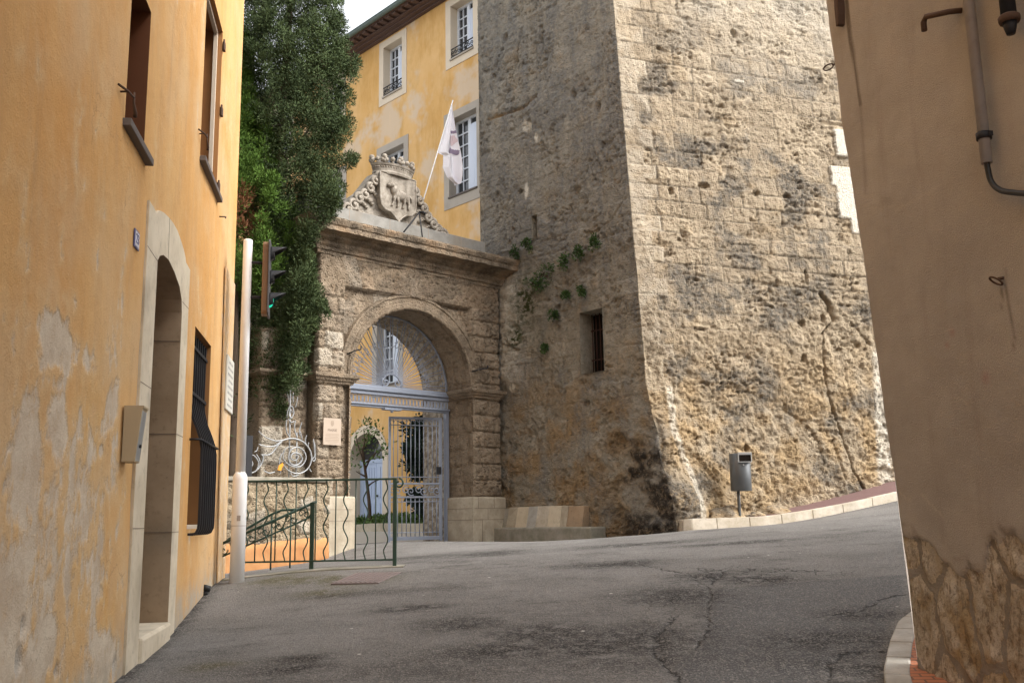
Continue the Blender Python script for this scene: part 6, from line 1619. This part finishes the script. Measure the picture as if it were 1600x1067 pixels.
# big dark cypress
YC = 16.6
pc_ = [(552, -170), (545, -90), (540, 0), (548, 60), (557, 105), (548, 150), (546, 205), (533, 235), (530, 262), (527, 300), (523, 335), (505, 360), (494, 395), (500, 440), (507, 478), (497, 510), (484, 560), (474, 600), (455, 640)]
zp, xp = edgeprof(pc_, YC)
cyc = aty(452, 300, YC)[0]
cy = thing('cypress_tree', (cyc - .15, YC, -.6), 'tall dark green cypress rising between the ochre house and the gateway', 'tree')
limbs(cy, None, [np.array([cyc - .62, YC + .1, -.8]), np.array([cyc - .55, YC, 1.2]), np.array([cyc - .35, YC, 4]), np.array([cyc - .1, YC, 9]), np.array([cyc, YC, 13.5])], .20, .03)
for k, (zz0, an) in enumerate(((1.6, .4), (2.2, 2.2), (2.7, 4.4), (3.4, -.6), (4.2, 1.5), (5.2, 3.1), (6.4, .1), (7.6, 5.0))):
    b0_ = np.array([cyc - .5 + zz0 * .045, YC, zz0]); limbs(cy, None, [b0_, b0_ + [math.cos(an) * .35, math.sin(an) * .35, .35], b0_ + [math.cos(an) * .7, math.sin(an) * .7, 1.0]], .055, .012, 'branch')
cs, rs = [], []
while len(cs) < 3000:
    z = RNG.uniform(1.75, 13.0); R_ = (np.interp(z, zp, xp) - cyc)
    R_ = max(R_, .12); a = RNG.uniform(0, 2 * math.pi); f = RNG.uniform(0, 1) ** .32
    rr_ = RNG.uniform(.08, .20); xw = R_ - rr_ * .7
    if math.cos(a) < 0: xw = max(xw, .95) * 1.0
    x = cyc + math.cos(a) * xw * f; y = YC + math.sin(a) * min(max(R_, .5), 1.15) * f
    if z < 2.2 and x < cyc - .75: continue
    lump = fbm(np.array([[x * 1.1, y * 1.1, z * .9]]), 2)[0]
    if lump < -.30 and z < 8.0 and RNG.uniform() < .85: continue
    cs.append((x, y, z)); rs.append(rr_)
for x, y, r in ((549, 105, .14), (553, 112, .10), (556, 100, .09), (547, 248, .10), (541, 252, .12), (552, 254, .06), (533, 256, .14), (522, 270, .16), (531, 295, .12), (520, 310, .15), (526, 325, .1), (497, 470, .16), (503, 482, .1), (495, 455, .12), (487, 500, .16), (545, 150, .12), (546, 190, .13), (541, 215, .12)):
    for q in range(3): p = aty(x + RNG.normal() * 3, y + RNG.normal() * 4, YC - RNG.uniform(-.3, .5)); cs.append(tuple(p)); rs.append(r)
for x, y, r in ((505, 285, .2), (520, 290, .16), (500, 310, .22), (515, 318, .17), (526, 312, .12), (492, 335, .22), (502, 336, .15), (512, 340, .08), (477, 360, .2), (490, 365, .13), (472, 390, .2), (483, 400, .12), (470, 425, .2), (484, 432, .13), (474, 455, .2), (488, 462, .13), (498, 472, .09), (502, 480, .06), (474, 485, .2), (486, 500, .1), (466, 520, .2), (474, 540, .1), (460, 560, .17), (466, 580, .09), (454, 595, .15)):
    for q in range(5): p = aty(x + RNG.normal() * 4, y + RNG.normal() * 6, 15.75 + RNG.uniform(-.15, .5)); cs.append(tuple(p)); rs.append(r * RNG.uniform(.6, 1))
cs = np.array(cs); rs = np.array(rs)
dead = np.exp(-(((cs[:, 0] - aty(383, 340, YC)[0]) / .22) ** 2 + ((cs[:, 2] - aty(383, 340, YC)[2]) / .3) ** 2)) * (cs[:, 1] < YC + .2) > .5
crown('crown', 'cypress', cy, cs, rs, 120, .06, .0085, young=np.clip(RNG.normal(.35, .3, len(cs)), 0, 1), dead=dead.astype(float), up=.45)
# lighter thuja in front of it
YT = 16.0
pt = [(368, 70), (378, 105), (400, 150), (420, 185), (440, 230), (452, 275), (465, 305), (470, 340), (462, 390), (450, 420), (430, 450)]
zp2, xp2 = edgeprof(pt, YT); txc = aty(372, 300, YT)[0]
th_ = thing('thuja_tree', (txc, YT, -.7), 'smaller bright green feathery conifer growing close beside the ochre house wall', 'tree')
limbs(th_, None, [np.array([txc, YT, -.9]), np.array([txc + .05, YT, 2]), np.array([txc, YT, 4.5]), np.array([txc, YT, 6.9])], .11, .02)
cs, rs = [], []
while len(cs) < 620:
    z = RNG.uniform(zp2.min(), zp2.max() + .1); R_ = max(np.interp(z, zp2, xp2) - txc, .08); a = RNG.uniform(0, 2 * math.pi); f = RNG.uniform(0, 1) ** .33; rr_ = RNG.uniform(.09, .19)
    x = txc + math.cos(a) * max(R_ - rr_ * .6, .03) * f; y = YT + math.sin(a) * max(R_ * .9 - rr_ * .6, .03) * f
    lump = fbm(np.array([[x * 1.3 + 40, y * 1.3, z * .8]]), 2)[0]
    if lump < -.25 and RNG.uniform() < .8: continue
    cs.append((x, y, z)); rs.append(rr_)
cs = np.array(cs); dq = aty(383, 338, YT - .5)
dd2 = (((cs[:, 0] - dq[0]) / .22) ** 2 + ((cs[:, 2] - dq[2]) / .42) ** 2 < 1) & (cs[:, 1] < YT)
crown('crown', 'thuja', th_, cs, np.array(rs), 150, .07, .008, dead=dd2.astype(float), young=np.clip(RNG.normal(.45, .3, len(cs)), 0, 1), up=.75)
# evergreen mass added for a dark background low behind the wall
hx = GT.w(-3.2, -1.0, -.6)
he = thing('backdrop_hedge', hx, 'evergreen hedge added as dark backdrop behind the low wall and iron scrolls', 'hedge')
limbs(he, None, [hx, hx + [.02, 0, 1.2], hx + [0, .05, 2.2]], .07, .02, 'stem')
n_ = 420; P = GT.wa(RNG.uniform(-5.4, -1.75, n_), RNG.uniform(-1.5, -.55, n_), RNG.uniform(-.4, 3.0, n_)); crown('foliage', 'cypress', he, P, RNG.uniform(.14, .26, n_), 70, .10, .013, young=np.zeros(n_), up=.3)
# small tree in the court
tb_ = aty(578, 826, 27.0); tb_[2] = float(ground(tb_[0], tb_[1]))
ct = thing('young_tree', tb_, 'slender young tree with sparse green leaves in the court in front of the blue door', 'tree')
W3 = lambda x, y, dy=0.0: aty(x, y, 27.0 + dy)
limbs(ct, None, [tb_ - [0, 0, .1], W3(577, 790), W3(574, 760), W3(570, 730), W3(566, 700)], .06, .03)
for pts in ([(571, 735), (566, 715), (558, 690), (556, 672)], [(570, 735), (578, 718), (588, 706), (600, 700)], [(566, 705), (570, 690), (568, 670)], [(574, 760), (585, 752), (598, 748)], [(572, 745), (563, 740), (556, 736)], [(572, 722), (585, 712), (592, 690)]):
    limbs(ct, None, [W3(x, y, .1 * i * (1 if x > 570 else -1)) for i, (x, y) in enumerate(pts)], .03, .008, 'branch')
cs = np.array([W3(x + RNG.normal() * 4.5, y + RNG.normal() * 3.5, RNG.normal() * .35) for x, y in ((566, 672), (573, 668), (580, 672), (588, 676), (592, 680), (585, 665), (576, 660), (598, 694), (605, 692), (570, 684), (560, 690), (583, 705), (592, 712), (560, 716), (556, 728), (565, 700), (578, 690), (598, 705), (604, 700), (570, 664), (590, 668)) for _ in range(3)])
crown('crown', 'broadleaf', ct, cs, RNG.uniform(.08, .16, len(cs)), 5, .11, .028, up=.1)
# dark shrub trained on the palace wall behind the open leaf
sb_ = aty(668, 829, 25.2); sb_[2] = float(ground(sb_[0], sb_[1]))
sh_ = thing('dark_shrub', sb_, 'dark leaved shrub with pale gaps seen through the open gate leaf', 'shrub')
W4 = lambda x, y, dy=0.0: aty(x, y, 25.2 + dy)
limbs(sh_, None, [sb_ - [0, 0, .1], W4(668, 790), W4(664, 740), W4(662, 700), W4(664, 665)], .05, .02, 'stem')
for pts in ([(667, 790), (655, 770), (645, 755)], [(666, 760), (678, 735), (688, 715)], [(664, 740), (650, 712), (640, 695)], [(662, 700), (675, 680), (682, 670)], [(663, 705), (648, 680), (642, 668)]): limbs(sh_, None, [W4(x, y) for x, y in pts], .022, .007, 'branch')
cl_ = [(663, 662, 14, 5), (655, 672, 14, 6), (672, 672, 14, 6), (650, 690, 12, 8), (675, 690, 12, 8), (662, 684, 14, 7), (640, 700, 6, 5), (668, 706, 12, 4), (650, 722, 12, 6), (672, 728, 12, 6), (655, 738, 10, 4), (682, 700, 8, 6), (655, 776, 12, 5), (668, 786, 14, 6), (680, 780, 8, 6), (665, 797, 14, 4), (676, 806, 6, 4)]
cs = np.array([W4(x + RNG.normal() * sx * .6, y + RNG.normal() * sy * .7, RNG.normal() * .25) for x, y, sx, sy in cl_ for _ in range(16)])
crown('foliage', 'magnolia', sh_, cs, np.full(len(cs), .13), 24, .14, .038, up=.1)
# tufts growing out of the tower
def tuft(x, y, size, lab, n=70, F=TL, drop=.0):
    u, z = F.px(x, y, .05); c = F.w(u, .06, z)
    t = thing('wall_plant', c - F.n * .06, lab, 'wall plant', 'plants growing from the tower wall')
    mb = MB()
    for k in range(4): mb.tube([c - F.n * .12, c + F.n * .02 + np.array([RNG.normal() * .03, 0, .03 + RNG.normal() * .03]) * size * 6, c + F.n * .08 + np.array([RNG.normal() * .06, 0, RNG.normal() * .05]) * size * 6], .006, 5)
    mb.build('stem', 'bark', t)
    k = 7; cc = c + RNG.normal(size=(k, 3)) * size * np.array([.55, .3, .7]) + F.n * .05 + np.array([0, 0, -drop])
    crown('foliage', 'wallplant', t, cc, np.full(k, size * .6), n // k * 3, .06, .014, up=.2)
for q in ((825, 380, .09, 'narrow plant tuft on the tower just left of the loophole'), (806, 396, .07, 'small plant tuft on the tower above the right end of the cornice'), (852, 432, .17, 'largest leafy plant on the tower face right of the cornice end'), (838, 445, .14, 'bushy plant hanging beside the largest leafy plant by the cornice end'),
          (884, 408, .11, 'leafy plant between the largest plant and the two high tufts on the tower'), (905, 394, .10, 'lower left tuft of the two high plants near the tower corner'), (930, 377, .08, 'upper right tuft of the two high plants near the tower corner'), (868, 492, .07, 'small tuft on the tower below the largest leafy plant'),
          (913, 458, .06, 'tiny tuft just above the barred tower window'), (855, 545, .05, 'tiny low tuft on the tower left of the barred window'), (888, 462, .05, 'tiny tuft on the tower up left of the barred window')):
    tuft(*q)
